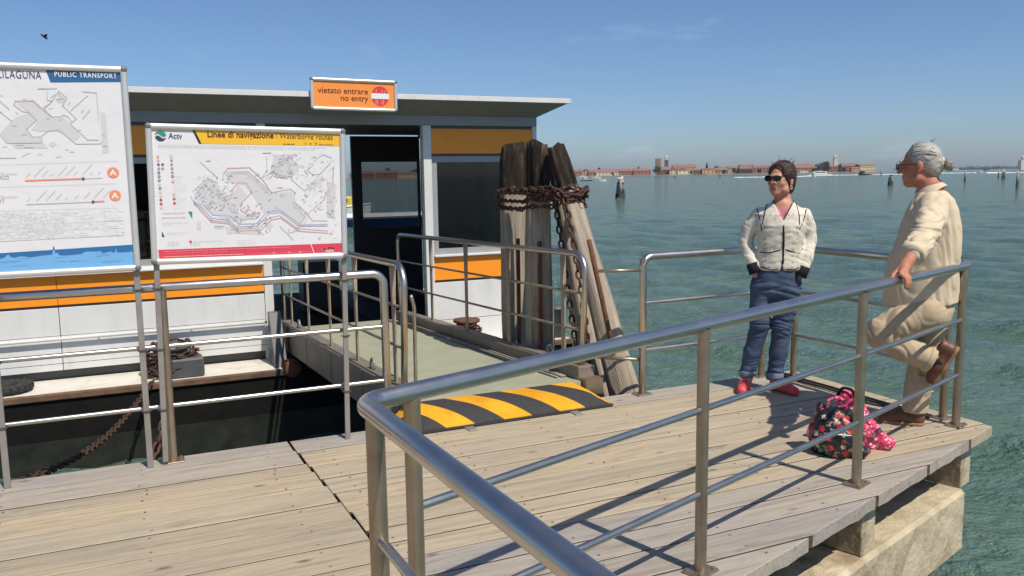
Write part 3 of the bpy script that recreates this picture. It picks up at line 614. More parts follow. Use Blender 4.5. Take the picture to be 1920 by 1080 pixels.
# right part: white post, glazed screen, side and rear screens
pbox('white_post', 'white', (3.365, 3.465, NW-0.03, NW+0.07, -0.40, 2.2), 0.004)
pbox('orange_panel', 'orange', (3.468, 4.80, NW-0.006, NW+0.05, 1.872, 2.165), 0.003); pbox('orange_panel', 'orange', (3.468, 4.80, NW-0.006, NW+0.05, 0.36, 0.635), 0.003)
pbox('dark_reveal', 'dark_grey', (3.468, 4.80, NW+0.02, NW+0.04, 2.1655, 2.2)); pbox('dark_reveal', 'dark_grey', (3.468, 4.80, NW+0.02, NW+0.04, 1.841, 1.871)); pbox('dark_reveal', 'dark_grey', (3.468, 4.80, NW+0.015, NW+0.04, 0.33, 0.3595))
pbox('white_panel', 'white', (3.468, 4.80, NW, NW+0.05, -0.13, 0.329), 0.003); pbox('white_panel', 'white', (3.468, 4.80, NW, NW+0.05, -0.40, -0.137), 0.003)
pbox('sill', 'white', (3.468, 4.82, NW-0.06, NW+0.05, 0.642, 0.67), 0.005)
def screen(name_, x0, x1, z0, z1, mull, plane, at, glass='glass', fr=0.055):
    f = MB()
    def bx(a, b, c, d):
        if plane == 'n': f.box(a, b, at, at+0.06, c, d)
        else: f.box(at, at+0.06, a, b, c, d)
    bx(x0, x1, z0, z0+fr); bx(x0, x1, z1-fr, z1); bx(x0, x0+fr, z0+fr, z1-fr); bx(x1-fr, x1, z0+fr, z1-fr)
    for q in mull: bx(q-0.03, q+0.03, z0+fr, z1-fr)
    o = f.build('window', 'grey_paint' if at < 10 and plane == 'n' else 'dark_grey', pon, prel)
    ed_ = [x0+fr]+list(mull)+[x1-fr]
    for i in range(len(ed_)-1):
        a = ed_[i]+(0.03 if i else 0); b = ed_[i+1]-(0.03 if i < len(ed_)-2 else 0); g = MB()
        if plane == 'n': g.box(a, b, at+0.026, at+0.034, z0+fr, z1-fr)
        else: g.box(at+0.026, at+0.034, a, b, z0+fr, z1-fr)
        g.build('pane', glass, o)
    return o
screen('front', 3.468, 4.80, 0.671, 1.84, (), 'n', NW, 'glass_dark', 0.07)
screen('side', NW+0.1, 13.9, 0.5, 1.9, (10.6, 11.5, 12.4, 13.2), 's', 4.80, 'glass')
pbox('side_wall', 'dark_grey', (4.805, 4.855, NW+0.075, 13.9, 1.901, 2.25)); pbox('side_wall', 'white', (4.805, 4.855, NW+0.075, 13.9, -0.40, 0.499)); pbox('corner_post', 'white', (4.803, 4.865, NW-0.012, NW+0.07, -0.40, 2.2), 0.004)
RN = 13.92
pbox('rear_screen', 'dark_grey', (3.62, 4.80, RN, RN+0.06, 1.90, 2.28)); pbox('rear_screen', 'dark_grey', (3.62, 4.80, RN, RN+0.06, -0.40, 0.73)); pbox('rear_screen', 'dark_grey', (3.62, 3.745, RN, RN+0.06, 0.731, 1.899))
screen('rear', 3.746, 4.80, 0.731, 1.899, (), 'n', RN, 'glass', 0.04)
# roof: sloped soffit, white edge
sL, sR = -7.2, 5.09
vt = [(sL, 9.2, 2.462), (sR, 9.2, 2.462), (sR, 14.7, 2.50), (sL, 14.7, 2.50)]; vb = [(sL, 9.63, 2.312), (4.86, 9.63, 2.312), (4.86, 14.2, 2.312), (sL, 14.2, 2.312)]; vu = [(sL, 9.22, 2.515), (sR-0.02, 9.22, 2.515), (sR-0.02, 14.68, 2.60), (sL, 14.68, 2.60)]
m = MB(); m.add(vb+vt+vu, [(3, 2, 1, 0), (0, 1, 5, 4), (1, 2, 6, 5), (2, 3, 7, 6), (3, 0, 4, 7), (4, 5, 9, 8), (5, 6, 10, 9), (6, 7, 11, 10), (7, 4, 8, 11), (8, 9, 10, 11)]); ro = m.build('roof', 'soffit', pon, prel)
m = MB(); m.box(sL, sR+0.004, 9.180, 9.199, 2.452, 2.508, 0.003); m.build('roof_edge', 'white', ro); m = MB(); m.box(sR+0.0045, sR+0.016, 9.18, 14.69, 2.456, 2.506, 0.002); m.build('roof_edge', 'white', ro)
m = MB(); m.box(sL, 4.862, 9.632, 9.70, 2.201, 2.311); m.box(4.80, 4.862, 9.701, 14.0, 2.251, 2.311); m.build('fascia', 'grey_paint', ro)
# fittings on the walkway
m = MB(); m.prism([(9.16, -0.40), (9.52, -0.40), (9.52, 0.16), (9.42, 0.16)], 1.475, 1.60, 'x'); m.build('bracket', 'dark_grey', pon, prel)
m = MB(); mw_ = T((1.63, 9.04, -0.40)) @ Matrix.Rotation(R(90), 4, 'X') @ T((0, 0, -0.13))
m.lathe([(0.05, 0), (0.095, 0.01), (0.095, 0.04), (0.055, 0.06), (0.06, 0.09), (0.095, 0.11), (0.095, 0.14), (0.05, 0.15)], 20, mw_); m.build('fairlead_roller', 'rust', pon, prel, True)
bx_ = MB(); bx_.box(0.44, 0.76, 9.13, 9.40, -0.40, -0.20, 0.02); bo = bx_.build('bollard_base', 'dark_grey', pon, prel)
m = MB(); m.lathe([(0.17, -0.40), (0.17, -0.14), (0.21, -0.12), (0.21, -0.09), (0.10, -0.07)], 24, T((0.46, 9.40, 0))); m.build('bollard', 'dark_grey', pon, prel, True)
m = MB(); m.lathe([(0.12, -0.40), (0.12, -0.02), (0.16, 0.0), (0.16, 0.03)], 24, T((3.75, 9.34, -0.12))); m.build('bollard', 'rust', pon, prel, True)
m = MB(); m.lathe([(0.12, -0.40), (0.12, -0.02), (0.16, 0.0), (0.16, 0.03)], 24, T((4.93, 9.3, -0.05))); m.build('bollard', 'dark_grey', pon, prel, True)
# dark cabinet inside the hall
pbox('cabinet', 'dark_grey', (2.55, 3.1, 12.9, 13.3, -0.405, 0.35), 0.01)
#@@MORE@@

# ------------------------------------------------------------------ printed boards
def homog(src, dst):
    A = []; B = []
    for (x, y), (u, v) in zip(src, dst):
        A.append([x, y, 1, 0, 0, 0, -u*x, -u*y]); B.append(u); A.append([0, 0, 0, x, y, 1, -v*x, -v*y]); B.append(v)
    h = np.append(np.linalg.solve(np.array(A, float), np.array(B, float)), 1).reshape(3, 3)
    def f(p): q = h @ np.array([p[0], p[1], 1.0]); return (float(q[0]/q[2]), float(q[1]/q[2]))
    return f
def sign_frame(s0, n0, z0, tilt=0.0):        # local x along planks, y up, z towards the quay
    m = Matrix(((UX, 0, UY, 0), (UY, 0, -UX, 0), (0, 1, 0, 0), (0, 0, 0, 1)))
    return T(W(s0, n0, z0)) @ m @ Matrix.Rotation(tilt, 4, 'Z')
def snap_frame(t, w, h, fw=0.032, d=0.015, mat='alu'):
    # four mitred, rounded snap-frame profiles and four corner caps
    for (a, b, c, e, nm) in ((0, w, h-fw, h, 'frame_rail'), (0, w, 0, fw, 'frame_rail'), (0, fw, fw, h-fw, 'frame_rail'), (w-fw, w, fw, h-fw, 'frame_rail')):
        m = MB(); hor = (b-a) > (e-c); L0, L1 = (a+fw*0.6, b-fw*0.6) if hor else (c-fw*0.4, e+fw*0.4)
        prof = [(0, -0.004), (0, d*0.55), (fw*0.2, d*0.9), (fw*0.5, d), (fw*0.8, d*0.85), (fw, d*0.45), (fw, -0.004)]
        n = len(prof)
        if hor: vs = [(L, c+p, q) for L in (L0, L1) for p, q in prof]
        else: vs = [(a+p, L, q) for L in (L0, L1) for p, q in prof]
        m.add(vs, [(i, (i+1) % n, n+(i+1) % n, n+i) for i in range(n)]+[tuple(range(n-1, -1, -1)), tuple(range(n, 2*n))]); o = m.build(nm, mat, t, None, True); smooth_angle(o, 50)
    for x, y in ((fw*0.5, fw*0.5), (w-fw*0.5, fw*0.5), (fw*0.5, h-fw*0.5), (w-fw*0.5, h-fw*0.5)):
        m = MB(); m.lathe([(fw*0.58, -0.004), (fw*0.58, d*0.6), (fw*0.40, d*1.05), (0.002, d*1.12)], 14, T((x, y, 0))); m.build('corner_cap', 'plastic_grey', t, None, True)
    m = MB(); m.box(0.004, w-0.004, 0.004, h-0.004, -0.012, -0.005); m.build('back_panel', 'plastic_grey', t)
def put_text(par, body, x, y, z, mat, width=None, height=None, bold=0.0, spacing=1.0, align='LEFT', rot=0.0):
    return link('lettering', text_mesh(body, width, height, bold, spacing, align), mat, par, T((x, y, z)) @ Matrix.Rotation(rot, 4, 'Z'))
Z1, Z2, Z3, Z4 = 0.0010, 0.0020, 0.0030, 0.0040

# ---- wide board: coloured route map
AW, AH = 1.085, 0.765
act = thing('route_map_board', 'landscape framed transit map with yellow header and crimson footer strip', 'sign', sign_frame(0.180, 5.045, 1.145, R(-1.15)), 'framed boards on the railing')
snap_frame(act, AW, AH)
hA = homog([(70, 95), (1435, 140), (1460, 1000), (105, 1030)], [(0.03, AH-0.03), (AW-0.03, AH-0.03), (AW-0.03, 0.03), (0.03, 0.03)])
def A_(pts): return [hA(p) for p in pts]
m = MB(); m.box(0.028, AW-0.028, 0.028, AH-0.028, -0.003, 0.0); pap = m.build('poster', 'paper', act)
def pr(par, name, mat, fn):
    m = MB(); fn(m); return m.build(name, P[mat], par)
pr(pap, 'header_band', 'yellow', lambda m: m.poly(A_([(375, 88), (1436, 130), (1440, 228), (432, 205)])[::-1], Z1))
pr(pap, 'header_stripe', 'black', lambda m: m.poly(A_([(358, 92), (374, 92), (432, 205), (414, 203)])[::-1], Z2))
pr(pap, 'footer_band', 'crimson', lambda m: m.poly(A_([(112, 962), (1456, 925), (1460, 990), (118, 1026)])[::-1], Z1))
pr(pap, 'footer_slash', 'white', lambda m: m.stroke(A_([(1228, 932), (1252, 996)]), 0.004, Z2))
def lineset(rows, w):
    def f(m):
        for r in rows: m.stroke(A_(r), w, Z2)
    return f
rA = random.Random(11)
def textrow(m, x0, x1, y0, y1, w, step=14, gap=0.3):
    x = x0
    while x < x1:
        L = rA.uniform(8, 30); e = min(x1, x+L); t0, t1 = (x-x0)/(x1-x0), (e-x0)/(x1-x0)
        m.stroke(A_([(x, y0+(y1-y0)*t0), (e, y0+(y1-y0)*t1)]), w, Z3); x = e+rA.uniform(3, 9)
def fine(m):
    textrow(m, 118, 1340, 212, 240, 0.0016); textrow(m, 118, 1255, 225, 252, 0.0014)
    for k in range(14): textrow(m, 230, 300+rA.uniform(-30, 25), 435+k*17.5, 437+k*17.5, 0.0009)
    for k in range(3): textrow(m, 180, 262, 908+k*12, 908+k*12, 0.0012); textrow(m, 345, 585 if k < 1 else 420, 905+k*14, 902+k*14, 0.0013); textrow(m, 690, 830, 900+k*14, 898+k*14, 0.0009)
    textrow(m, 142, 310, 700, 697, 0.0022); textrow(m, 142, 320, 732, 729, 0.0022); textrow(m, 145, 335, 770, 767, 0.0012); textrow(m, 145, 215, 783, 782, 0.0012); textrow(m, 170, 340, 842, 838, 0.0009); textrow(m, 170, 300, 853, 850, 0.0008)
tag(pr(pap, 'small_print', 'midgrey', fine), kind='stuff')
def foot(m):
    textrow(m, 150, 1080, 975, 950, 0.0022); textrow(m, 150, 620, 990, 977, 0.0014); textrow(m, 152, 735, 1014, 998, 0.0042); textrow(m, 760, 1225, 1000, 985, 0.0014)
    for x in (955, 1070, 1150): m.disc(*hA((x, 992-(x-955)*0.03)), 0.0055, Z3, 10)
tag(pr(pap, 'footer_print', 'palepink', foot), kind='stuff')
def land(m):
    for pl in ([(375, 560), (490, 440), (540, 520), (590, 545), (640, 575), (700, 500), (760, 570), (690, 690), (760, 735), (850, 700), (740, 760), (620, 760), (480, 690), (410, 640)],
               [(590, 400), (770, 395), (880, 500), (960, 560), (1090, 545), (1110, 640), (1200, 720), (1140, 780), (1000, 690), (880, 700), (850, 640), (790, 560), (740, 500), (640, 480)],
               [(960, 290), (1060, 280), (1145, 370), (1090, 450), (990, 440), (930, 400)], [(600, 800), (840, 812), (890, 860), (620, 845)], [(1345, 480), (1410, 500), (1400, 740), (1345, 740)],
               [(1195, 520), (1310, 440), (1330, 470), (1215, 555)], [(885, 795), (925, 770), (955, 795), (915, 825)], [(395, 760), (425, 760), (425, 820), (395, 820)], [(520, 790), (600, 790), (590, 815), (525, 815)]):
        m.poly(A_(pl)[::-1] if True else A_(pl), Z1)
pr(pap, 'map_land', 'lightgrey', land)
pr(pap, 'map_routes', 'grey', lineset([[(420, 330), (545, 445), (545, 560), (600, 600)], [(905, 295), (905, 395), (870, 445)], [(350, 575), (375, 625), (500, 750), (620, 765), (690, 815), (850, 810), (930, 735), (1000, 720), (1130, 815), (1350, 835)],
    [(640, 410), (770, 405), (940, 555), (1080, 530), (1110, 560), (1105, 620), (1190, 700), (1180, 740), (1130, 800)], [(1180, 545), (1370, 345), (1375, 310), (1310, 285), (1250, 330), (1240, 360), (1200, 395), (1240, 430), (1290, 425), (1370, 345)],
    [(950, 395), (1000, 315), (1060, 330), (1085, 395), (1040, 450), (980, 445), (950, 395)], [(1080, 460), (1180, 545)], [(460, 655), (520, 590), (560, 540)], [(1200, 715), (1240, 760), (1350, 762)], [(1000, 800), (1100, 900)], [(1390, 380), (1390, 520), (1350, 560), (1355, 740)], [(1110, 640), (1160, 690)],
    [(450, 500), (600, 620)], [(365, 545), (480, 445)], [(390, 560), (490, 460), (540, 480)], [(420, 600), (520, 490)], [(970, 400), (1010, 335), (1050, 345), (1068, 395), (1030, 435), (985, 430), (970, 400)], [(870, 450), (950, 400)], [(660, 420), (760, 418), (930, 575)], [(640, 730), (740, 745), (830, 740)], [(1100, 650), (1180, 730)], [(1345, 480), (1400, 740)], [(1060, 850), (1140, 830), (1220, 720)]], 0.0036))
pr(pap, 'map_route_red', 'rose', lineset([[(590, 590), (650, 570), (660, 520), (700, 480), (760, 490), (795, 550), (720, 630), (715, 680), (770, 715), (850, 700)], [(590, 420), (620, 380), (780, 375), (880, 470), (930, 540)], [(380, 632), (500, 762), (630, 778), (690, 830), (860, 825), (940, 750), (1010, 740), (1140, 835), (1350, 850)]], 0.0055))
tag(pr(pap, 'map_route_violet', 'lilac', lineset([[(375, 610), (505, 735), (620, 752), (690, 800), (840, 795), (920, 705), (1010, 700), (1140, 800), (1350, 800)], [(450, 640), (510, 712), (640, 722), (700, 780), (830, 778), (910, 690), (1010, 684), (1150, 790), (1350, 788)], [(600, 620), (650, 590)]], 0.0038)), kind='stuff')
tag(pr(pap, 'map_route_yellow', 'peach', lineset([[(900, 460), (930, 410), (960, 440), (1040, 455), (1090, 430)], [(1210, 705), (1330, 600), (1335, 560), (1385, 500), (1388, 380)], [(1130, 815), (1210, 700)]], 0.0042)), kind='stuff')
def labels(m):
    for k in range(120):
        x, y = rA.choice([(rA.uniform(400, 620), rA.uniform(430, 650)), (rA.uniform(600, 1150), rA.uniform(400, 850)), (rA.uniform(930, 1150), rA.uniform(280, 460)), (rA.uniform(1150, 1400), rA.uniform(380, 900))])
        L = rA.uniform(12, 42); a = rA.choice((0, 0, -0.9, -0.9, 0.8)); m.stroke(A_([(x, y), (x+L*math.cos(a), y+L*math.sin(a))]), 0.0018, Z3)
    for q in ((875, 272, 60), (465, 325, 30), (440, 465, 18), (580, 605, 25), (840, 635, 30), (890, 552, 20), (530, 795, 55)): m.stroke(A_([(q[0], q[1]), (q[0]+q[2], q[1]-1)]), 0.005, Z3)
tag(pr(pap, 'map_labels', 'grey', labels), kind='stuff')
def labels2(m):
    for k in range(210):
        x, y = rA.choice([(rA.uniform(380, 640), rA.uniform(430, 680)), (rA.uniform(560, 1200), rA.uniform(390, 850)), (rA.uniform(930, 1150), rA.uniform(280, 460)), (rA.uniform(1150, 1410), rA.uniform(300, 900)), (rA.uniform(640, 900), rA.uniform(640, 840))])
        L = rA.uniform(8, 30); a = rA.choice((0, 0.03, -0.9, -0.75, 0.8)); m.stroke(A_([(x, y), (x+L*math.cos(a), y+L*math.sin(a))]), rA.choice((0.0014, 0.0022, 0.003)), Z3)
    for x, y in ((905, 400), (545, 445), (600, 600), (720, 640), (795, 550), (850, 700), (940, 555), (1110, 560), (1190, 700), (1130, 815), (690, 815), (500, 750), (380, 630), (930, 735), (1240, 430), (1000, 315), (1388, 380), (1335, 560)): m.disc(*hA((x, y)), 0.0042, Z4, 10)
tag(pr(pap, 'stop_names', 'midgrey', labels2), kind='stuff')
for i, (cx, cy, c) in enumerate([(116, 293, 'coral'), (118, 321, 'coral'), (120, 350, 'purple'), (150, 350, 'purple'), (122, 379, 'midgrey'), (150, 379, 'midgrey'), (122, 407, 'navy'), (124, 435, 'dark'), (125, 463, 'dark'), (127, 491, 'lightgrey'), (130, 519, 'navy'), (132, 547, 'peach'), (134, 575, 'peach'), (135, 603, 'purple'), (137, 631, 'crimson'), (139, 659, 'peach'),
                                 (212, 293, 'grey'), (214, 321, 'midgrey'), (216, 350, 'midgrey'), (218, 379, 'midgrey'), (220, 407, 'midgrey'), (221, 435, 'dark'), (223, 473, 'coral'), (229, 565, 'palepink'), (231, 595, 'navy'), (233, 627, 'crimson'), (348, 905, 'crimson')]):
    x, y = hA((cx, cy)); pr(pap, 'route_dot', c, lambda m: m.disc(x, y, 0.0072, Z2, 14)); 
    if c in ('navy', 'dark', 'coral'): pr(pap, 'route_number', 'white', lambda m: m.disc(x, y, 0.003, Z3, 10))
pr(pap, 'green_flag', 'green', lambda m: m.poly(A_([(332, 688), (362, 688), (362, 740)])[::-1], Z2)); pr(pap, 'blue_flag', 'navy', lambda m: m.poly(A_([(140, 828), (160, 868), (140, 868)])[::-1], Z2))
# round logo, green over blue with a white wave
lx, ly = hA((137, 147)); lr = 0.0285
def logo_half(top):
    def f(m):
        a0, a1 = (R(8), R(185)) if top else (R(188), R(365)); pts = [(lx+lr*math.cos(a), ly+lr*math.sin(a)) for a in np.linspace(a0, a1, 20)]
        wv = [(lx+lr*(t*2-1)*0.97, ly+0.008*math.sin(t*6.28)+(0.004 if top else -0.006)) for t in np.linspace(0, 1, 14)]
        m.poly(pts+(wv if top else wv[::-1])[0:14] if top else pts+wv[::-1], Z2)
    return f
pr(pap, 'logo', 'green', logo_half(True)); pr(pap, 'logo', 'navy', logo_half(False))
def atxt(body, p, q, mat, hgt, bold=0.0, z=Z3):
    a, b = hA(p), hA(q); return put_text(pap, body, a[0], a[1], z, P[mat], math.hypot(b[0]-a[0], b[1]-a[1]), hgt, bold, 1.0, 'LEFT', math.atan2(b[1]-a[1], b[0]-a[0]))
atxt('Actv', (193, 164), (293, 168), 'navy', 0.044, 0.006)
atxt('Linee di navigazione', (476, 157), (954, 168), 'brown', 0.047, 0.018); atxt('\\ Waterborne routes', (970, 168), (1382, 182), 'brown', 0.044, -0.004)
atxt('f', (1182, 214), (1190, 214), 'dark', 0.016, 0.02)
def birds(m):
    for x in (1222, 1262): q = hA((x, 209)); m.poly([(q[0]-0.007, q[1]+0.004), (q[0]-0.001, q[1]-0.005), (q[0]+0.006, q[1]+0.001), (q[0]+0.001, q[1]+0.003)], Z3)
    textrow(m, 1025, 1105, 210, 211, 0.0035); textrow(m, 1285, 1390, 215, 218, 0.0028)
tag(pr(pap, 'header_icons', 'dark', birds), kind='stuff')
def unica(m):
    q = hA((1360, 972)); m.stroke([(q[0]-0.03, q[1]+0.008), (q[0]-0.012, q[1]-0.006), (q[0]+0.002, q[1]+0.012), (q[0]+0.032, q[1]+0.006)], 0.005, Z2)
pr(pap, 'footer_mark', 'black', unica); atxt('UNICA', (1334, 990), (1398, 987), 'white', 0.020, 0.02)
# its two flat-bar posts
for s_, sb in ((0.010, 0.0), (1.055, 0.0)):
    m = MB(); m.box(s_, s_+0.030, -1.122, 0.76, -0.030, -0.013, 0.002); m.build('post', 'galv', act)
for s_, y_ in ((0.025, -0.135), (1.07, -0.135), (0.025, -0.475), (1.07, -0.475), (1.07, -0.82), (0.025, -0.82)):
    m = MB(); m.tube([(s_-0.024, y_, -0.033), (s_-0.024, y_, -0.008), (s_+0.024, y_, -0.008), (s_+0.024, y_, -0.033)], 0.004, 6); m.build('cable_tie', 'cable', act)

# ---- tall board at the left
LW, LH = 0.775, 1.083
ali = thing('route_map_board', 'tall framed timetable poster with blue skyline along its foot', 'sign', sign_frame(-0.650, 5.045, 1.118), 'framed boards on the railing')
snap_frame(ali, LW, LH, 0.032)
m = MB(); m.box(0.028, LW-0.028, 0.028, LH-0.028, -0.003, 0.0); pap = m.build('poster', 'paper', ali)
s2x = 0.650
hB = homog([(0, 137), (234, 150), (258, 498), (0, 510)], [(s2x-0.466, 1.048), (LW-0.028, 1.050), (LW-0.028, 0.032), (s2x-0.545, 0.030)])
zB1 = lambda x, y: hB((x/5.144, 120+y/5.144)); zB2 = lambda x, y: hB((x/4.907, 300+y/4.907))
def B1(pts): return [zB1(*p) for p in pts]
def B2(pts): return [zB2(*p) for p in pts]
q0 = zB1(465, 90); q1 = zB1(520, 228); q2_ = zB1(1190, 240)
pr(pap, 'header_band', 'blue', lambda m: m.poly([q0, q1, (LW-0.03, q2_[1]), (LW-0.03, LH-0.03), (q0[0], LH-0.03)], Z1))
a, b = zB1(-60, 168), zB1(430, 168); put_text(pap, 'ALILAGUNA', a[0], a[1], Z2, P['navy'], b[0]-a[0], 0.056, 0.0, 1.1)
a, b = zB1(560, 165), zB1(1160, 172); put_text(pap, 'PUBLIC TRANSPORT', a[0], a[1]-0.004, Z3, P['white'], b[0]-a[0], 0.036, 0.015, 1.2)
def landB(m):
    for pl in ([(30, 690), (160, 560), (300, 510), (370, 590), (280, 680), (340, 740), (430, 740), (430, 790), (110, 790)], [(190, 415), (350, 410), (520, 560), (640, 545), (700, 610), (810, 740), (740, 790), (600, 670), (440, 690), (330, 670), (390, 590), (340, 520), (270, 480)],
               [(1005, 520), (1055, 530), (1080, 900), (1020, 900)], [(580, 380), (600, 350), (650, 400), (610, 430), (570, 400)], [(140, 800), (450, 800), (490, 845), (180, 845)], [(500, 810), (540, 780), (580, 810), (540, 840)]):
        m.poly(B1(pl)[::-1], Z1)
pr(pap, 'map_land', 'lightgrey', landB)
def routesB(m):
    for r in ([(0, 680), (95, 790), (435, 790), (435, 725), (500, 680), (590, 680), (640, 705), (765, 810), (1000, 812), (1015, 790)], [(160, 430), (175, 398), (345, 398), (530, 552), (620, 550), (645, 533), (690, 555), (725, 605), (715, 625), (880, 775), (985, 775)],
              [(160, 430), (250, 495), (300, 500), (380, 580), (280, 660), (345, 735), (430, 735)], [(460, 475), (540, 400), (490, 395), (485, 290)], [(460, 475), (530, 552)], [(545, 390), (600, 310), (680, 380), (640, 450), (770, 575), (725, 605)], [(830, 320), (965, 335), (985, 590)], [(715, 495), (880, 360)], [(0, 370), (115, 470)], [(20, 490), (150, 590)], [(395, 285), (580, 285)], [(0, 930), (180, 930)]):
        m.stroke(B1(r), 0.0040, Z2)
pr(pap, 'map_routes', 'grey', routesB)
pr(pap, 'map_route_rose', 'rose', lambda m: [m.stroke(B1(r), 0.0022, Z2) for r in ([(160, 422), (175, 390), (350, 390), (440, 470), (540, 402)], [(590, 330), (660, 390), (630, 450)])])
rB = random.Random(4)
def labB(m):
    for (x, y, L, a) in ((0, 372, 20, .6), (25, 335, 30, .2), (20, 485, 30, .7), (140, 625, 50, .05), (250, 375, 30, .1), (400, 283, 70, 0), (480, 562, 25, .2), (575, 385, 65, 0), (500, 470, 40, 0), (180, 500, 25, .7), (240, 915, 80, -.4), (390, 900, 50, 0), (660, 860, 35, 0), (705, 880, 40, .05), (570, 927, 50, 0), (790, 675, 30, .3), (820, 515, 30, -.8), (830, 575, 110, -.85), (1025, 730, 25, .6), (1020, 835, 50, 0), (180, 812, 70, 0), (260, 833, 90, 0), (45, 820, 50, 0), (230, 712, 60, 0), (600, 578, 25, .1), (690, 440, 35, -.9), (520, 370, 60, -.6)):
        m.stroke(B1([(x, y), (x+L*math.cos(a), y+L*math.sin(a))]), 0.0026, Z3)
    for k, y in enumerate((55, 255, 470)): m.stroke(B2([(0, y+8), (1115, y-8)]), 0.0012, Z3)
    for x0, y0, n, st in ((265, 180, 10, 74), (275, 395, 9, 88)):
        for i in range(n):
            L = rB.choice((40, 60, 90, 140)) if i not in (1, 7) else 150; x = x0+i*st; y = y0-i*(2 if y0 < 200 else 3); m.stroke(B2([(x, y), (x+L*0.62, y-L*0.62)]), 0.0020, Z3)
tag(pr(pap, 'map_labels', 'grey', labB), kind='stuff')
def tbl(m):
    for k in range(26):
        y = 500+k*9.2
        if k in (11, 18): m.stroke(B2([(0, y+5), (1170, y-22)]), 0.0012, Z2); continue
        x = 0
        while x < 1150:
            L = rB.uniform(10, 60)
            if rB.random() < (0.75 if x < 620 else 0.5): m.stroke(B2([(x, y-x*0.012), (x+L, y-(x+L)*0.012)]), 0.0012, Z2)
            x += L+rB.uniform(5, 22)
    m.stroke(B2([(0, 752), (1170, 706)]), 0.0022, Z2)
tag(pr(pap, 'timetable_print', 'grey', tbl), kind='stuff')
pr(pap, 'line_bar', 'coral', lambda m: m.stroke(B2([(258, 210), (795, 201)]), 0.0075, Z2)); pr(pap, 'line_bar', 'coral', lambda m: m.stroke(B2([(890, 407), (985, 404)]), 0.0075, Z2))
pr(pap, 'line_bar', 'grey', lambda m: m.stroke(B2([(268, 424), (885, 408)]), 0.0048, Z2)); pr(pap, 'line_bar', 'lightgrey', lambda m: m.stroke(B2([(800, 201), (970, 197)]), 0.0035, Z2))
for p in ((795, 201), (885, 408)): c_ = zB2(*p); pr(pap, 'stop_dot', 'dark', lambda m: m.disc(*c_, 0.0075, Z3, 16))
for p in ((1070, 152), (1087, 355)):
    c_ = zB2(*p); pr(pap, 'line_badge', 'coral', lambda m: m.disc(*c_, 0.0285, Z2, 30)); put_text(pap, 'A', c_[0]-0.0005, c_[1]-0.0135, Z3, P['white'], 0.036, 0.040, 0.03, 1, 'CENTER')
a, b = zB2(-150, 195), zB2(105, 190); put_text(pap, 'SAN MARCO', a[0], a[1], Z2, P['midgrey'], b[0]-a[0], 0.027); a, b = zB2(-150, 155), zB2(185, 150); put_text(pap, 'Direzione/Direction', a[0], a[1], Z2, P['grey'], b[0]-a[0], 0.018)
a, b = zB2(-150, 410), zB2(65, 406); put_text(pap, 'AIRPORT', a[0], a[1], Z2, P['midgrey'], b[0]-a[0], 0.027); a, b = zB2(-150, 366), zB2(185, 360); put_text(pap, 'Direzione/Direction', a[0], a[1], Z2, P['grey'], b[0]-a[0], 0.018)
ysk = 0.155
pr(pap, 'sea_print', 'sea', lambda m: m.poly([(0.028, 0.028), (LW-0.028, 0.028), (LW-0.028, ysk-0.012), (0.028, ysk-0.030)], Z1))
skl = [(-700, 905), (-400, 905), (-380, 880), (-340, 880), (-330, 905), (0, 912), (60, 895), (80, 875), (100, 870), (120, 892), (160, 898), (200, 885), (250, 888), (300, 896), (430, 880), (505, 872), (512, 815), (518, 795), (526, 815), (532, 862), (555, 855), (570, 880), (640, 882), (680, 878), (720, 875), (780, 868), (800, 852), (825, 850), (832, 838), (840, 850), (940, 848), (955, 842), (960, 862), (1000, 858), (1040, 852), (1045, 840), (1052, 858), (1085, 856), (1090, 826), (1098, 828), (1102, 858), (1225, 856), (1230, 836), (1234, 856), (1262, 854)]
pts = [(max(0.03, min(LW-0.03, x)), y) for x, y in B2(skl)]
def skyl(m):
    for (x0, y0), (x1, y1) in zip(pts, pts[1:]):
        if x1-x0 > 1e-5: m.poly([(x0, ysk-0.030+0.018*(x0/LW)), (x1, ysk-0.030+0.018*(x1/LW)), (x1, y1), (x0, y0)], Z2)
pr(pap, 'skyline_print', 'seadark', skyl)
def strk(m):
    for k in range(16): x = rB.uniform(0.1, 0.7); y = rB.uniform(0.05, 0.11); m.stroke([(x, y), (x+rB.uniform(0.03, 0.10), y+0.002)], 0.0022, Z2)
tag(pr(pap, 'sea_streaks', 'sea', strk), kind='stuff')
for s_ in (0.040, 0.738):
    m = MB(); m.box(s_-0.002, s_+0.030, -1.115, 1.07, -0.030, -0.013, 0.002); m.build('post', 'galv', ali)
    for y_ in (-0.108, -0.445, -0.79):
        m = MB(); m.tube([(s_-0.009, y_, -0.033), (s_-0.009, y_, -0.008), (s_+0.037, y_, -0.008), (s_+0.037, y_, -0.033)], 0.004, 6); m.build('cable_tie', 'cable', ali)

# ---- orange no-entry board on the roof edge
VW, VH = 0.945, 0.335
vie = thing('no_entry_board', 'small orange no entry board in white frame on the shelter roof edge', 'sign', sign_frame(1.968, 9.150, 2.318, R(-0.6)))
snap_frame(vie, VW, VH, 0.034, 0.018, 'alu')
m = MB(); m.box(0.03, VW-0.03, 0.03, VH-0.03, -0.003, 0.0); pap = m.build('face', P['orange'], vie)
hV = homog([(230, 255), (1720, 320), (1730, 830), (240, 795)], [(0.034, VH-0.034), (VW-0.034, VH-0.034), (VW-0.034, 0.034), (0.034, 0.034)])
a, b = hV((315, 508)), hV((1250, 528)); put_text(pap, 'vietato entrare', a[0], a[1], Z1, P['brown'], b[0]-a[0], 0.088, 0.012)
a, b = hV((745, 665)), hV((1255, 672)); put_text(pap, 'no entry', a[0], a[1]-0.002, Z1, P['brown'], b[0]-a[0], 0.088, 0.012)
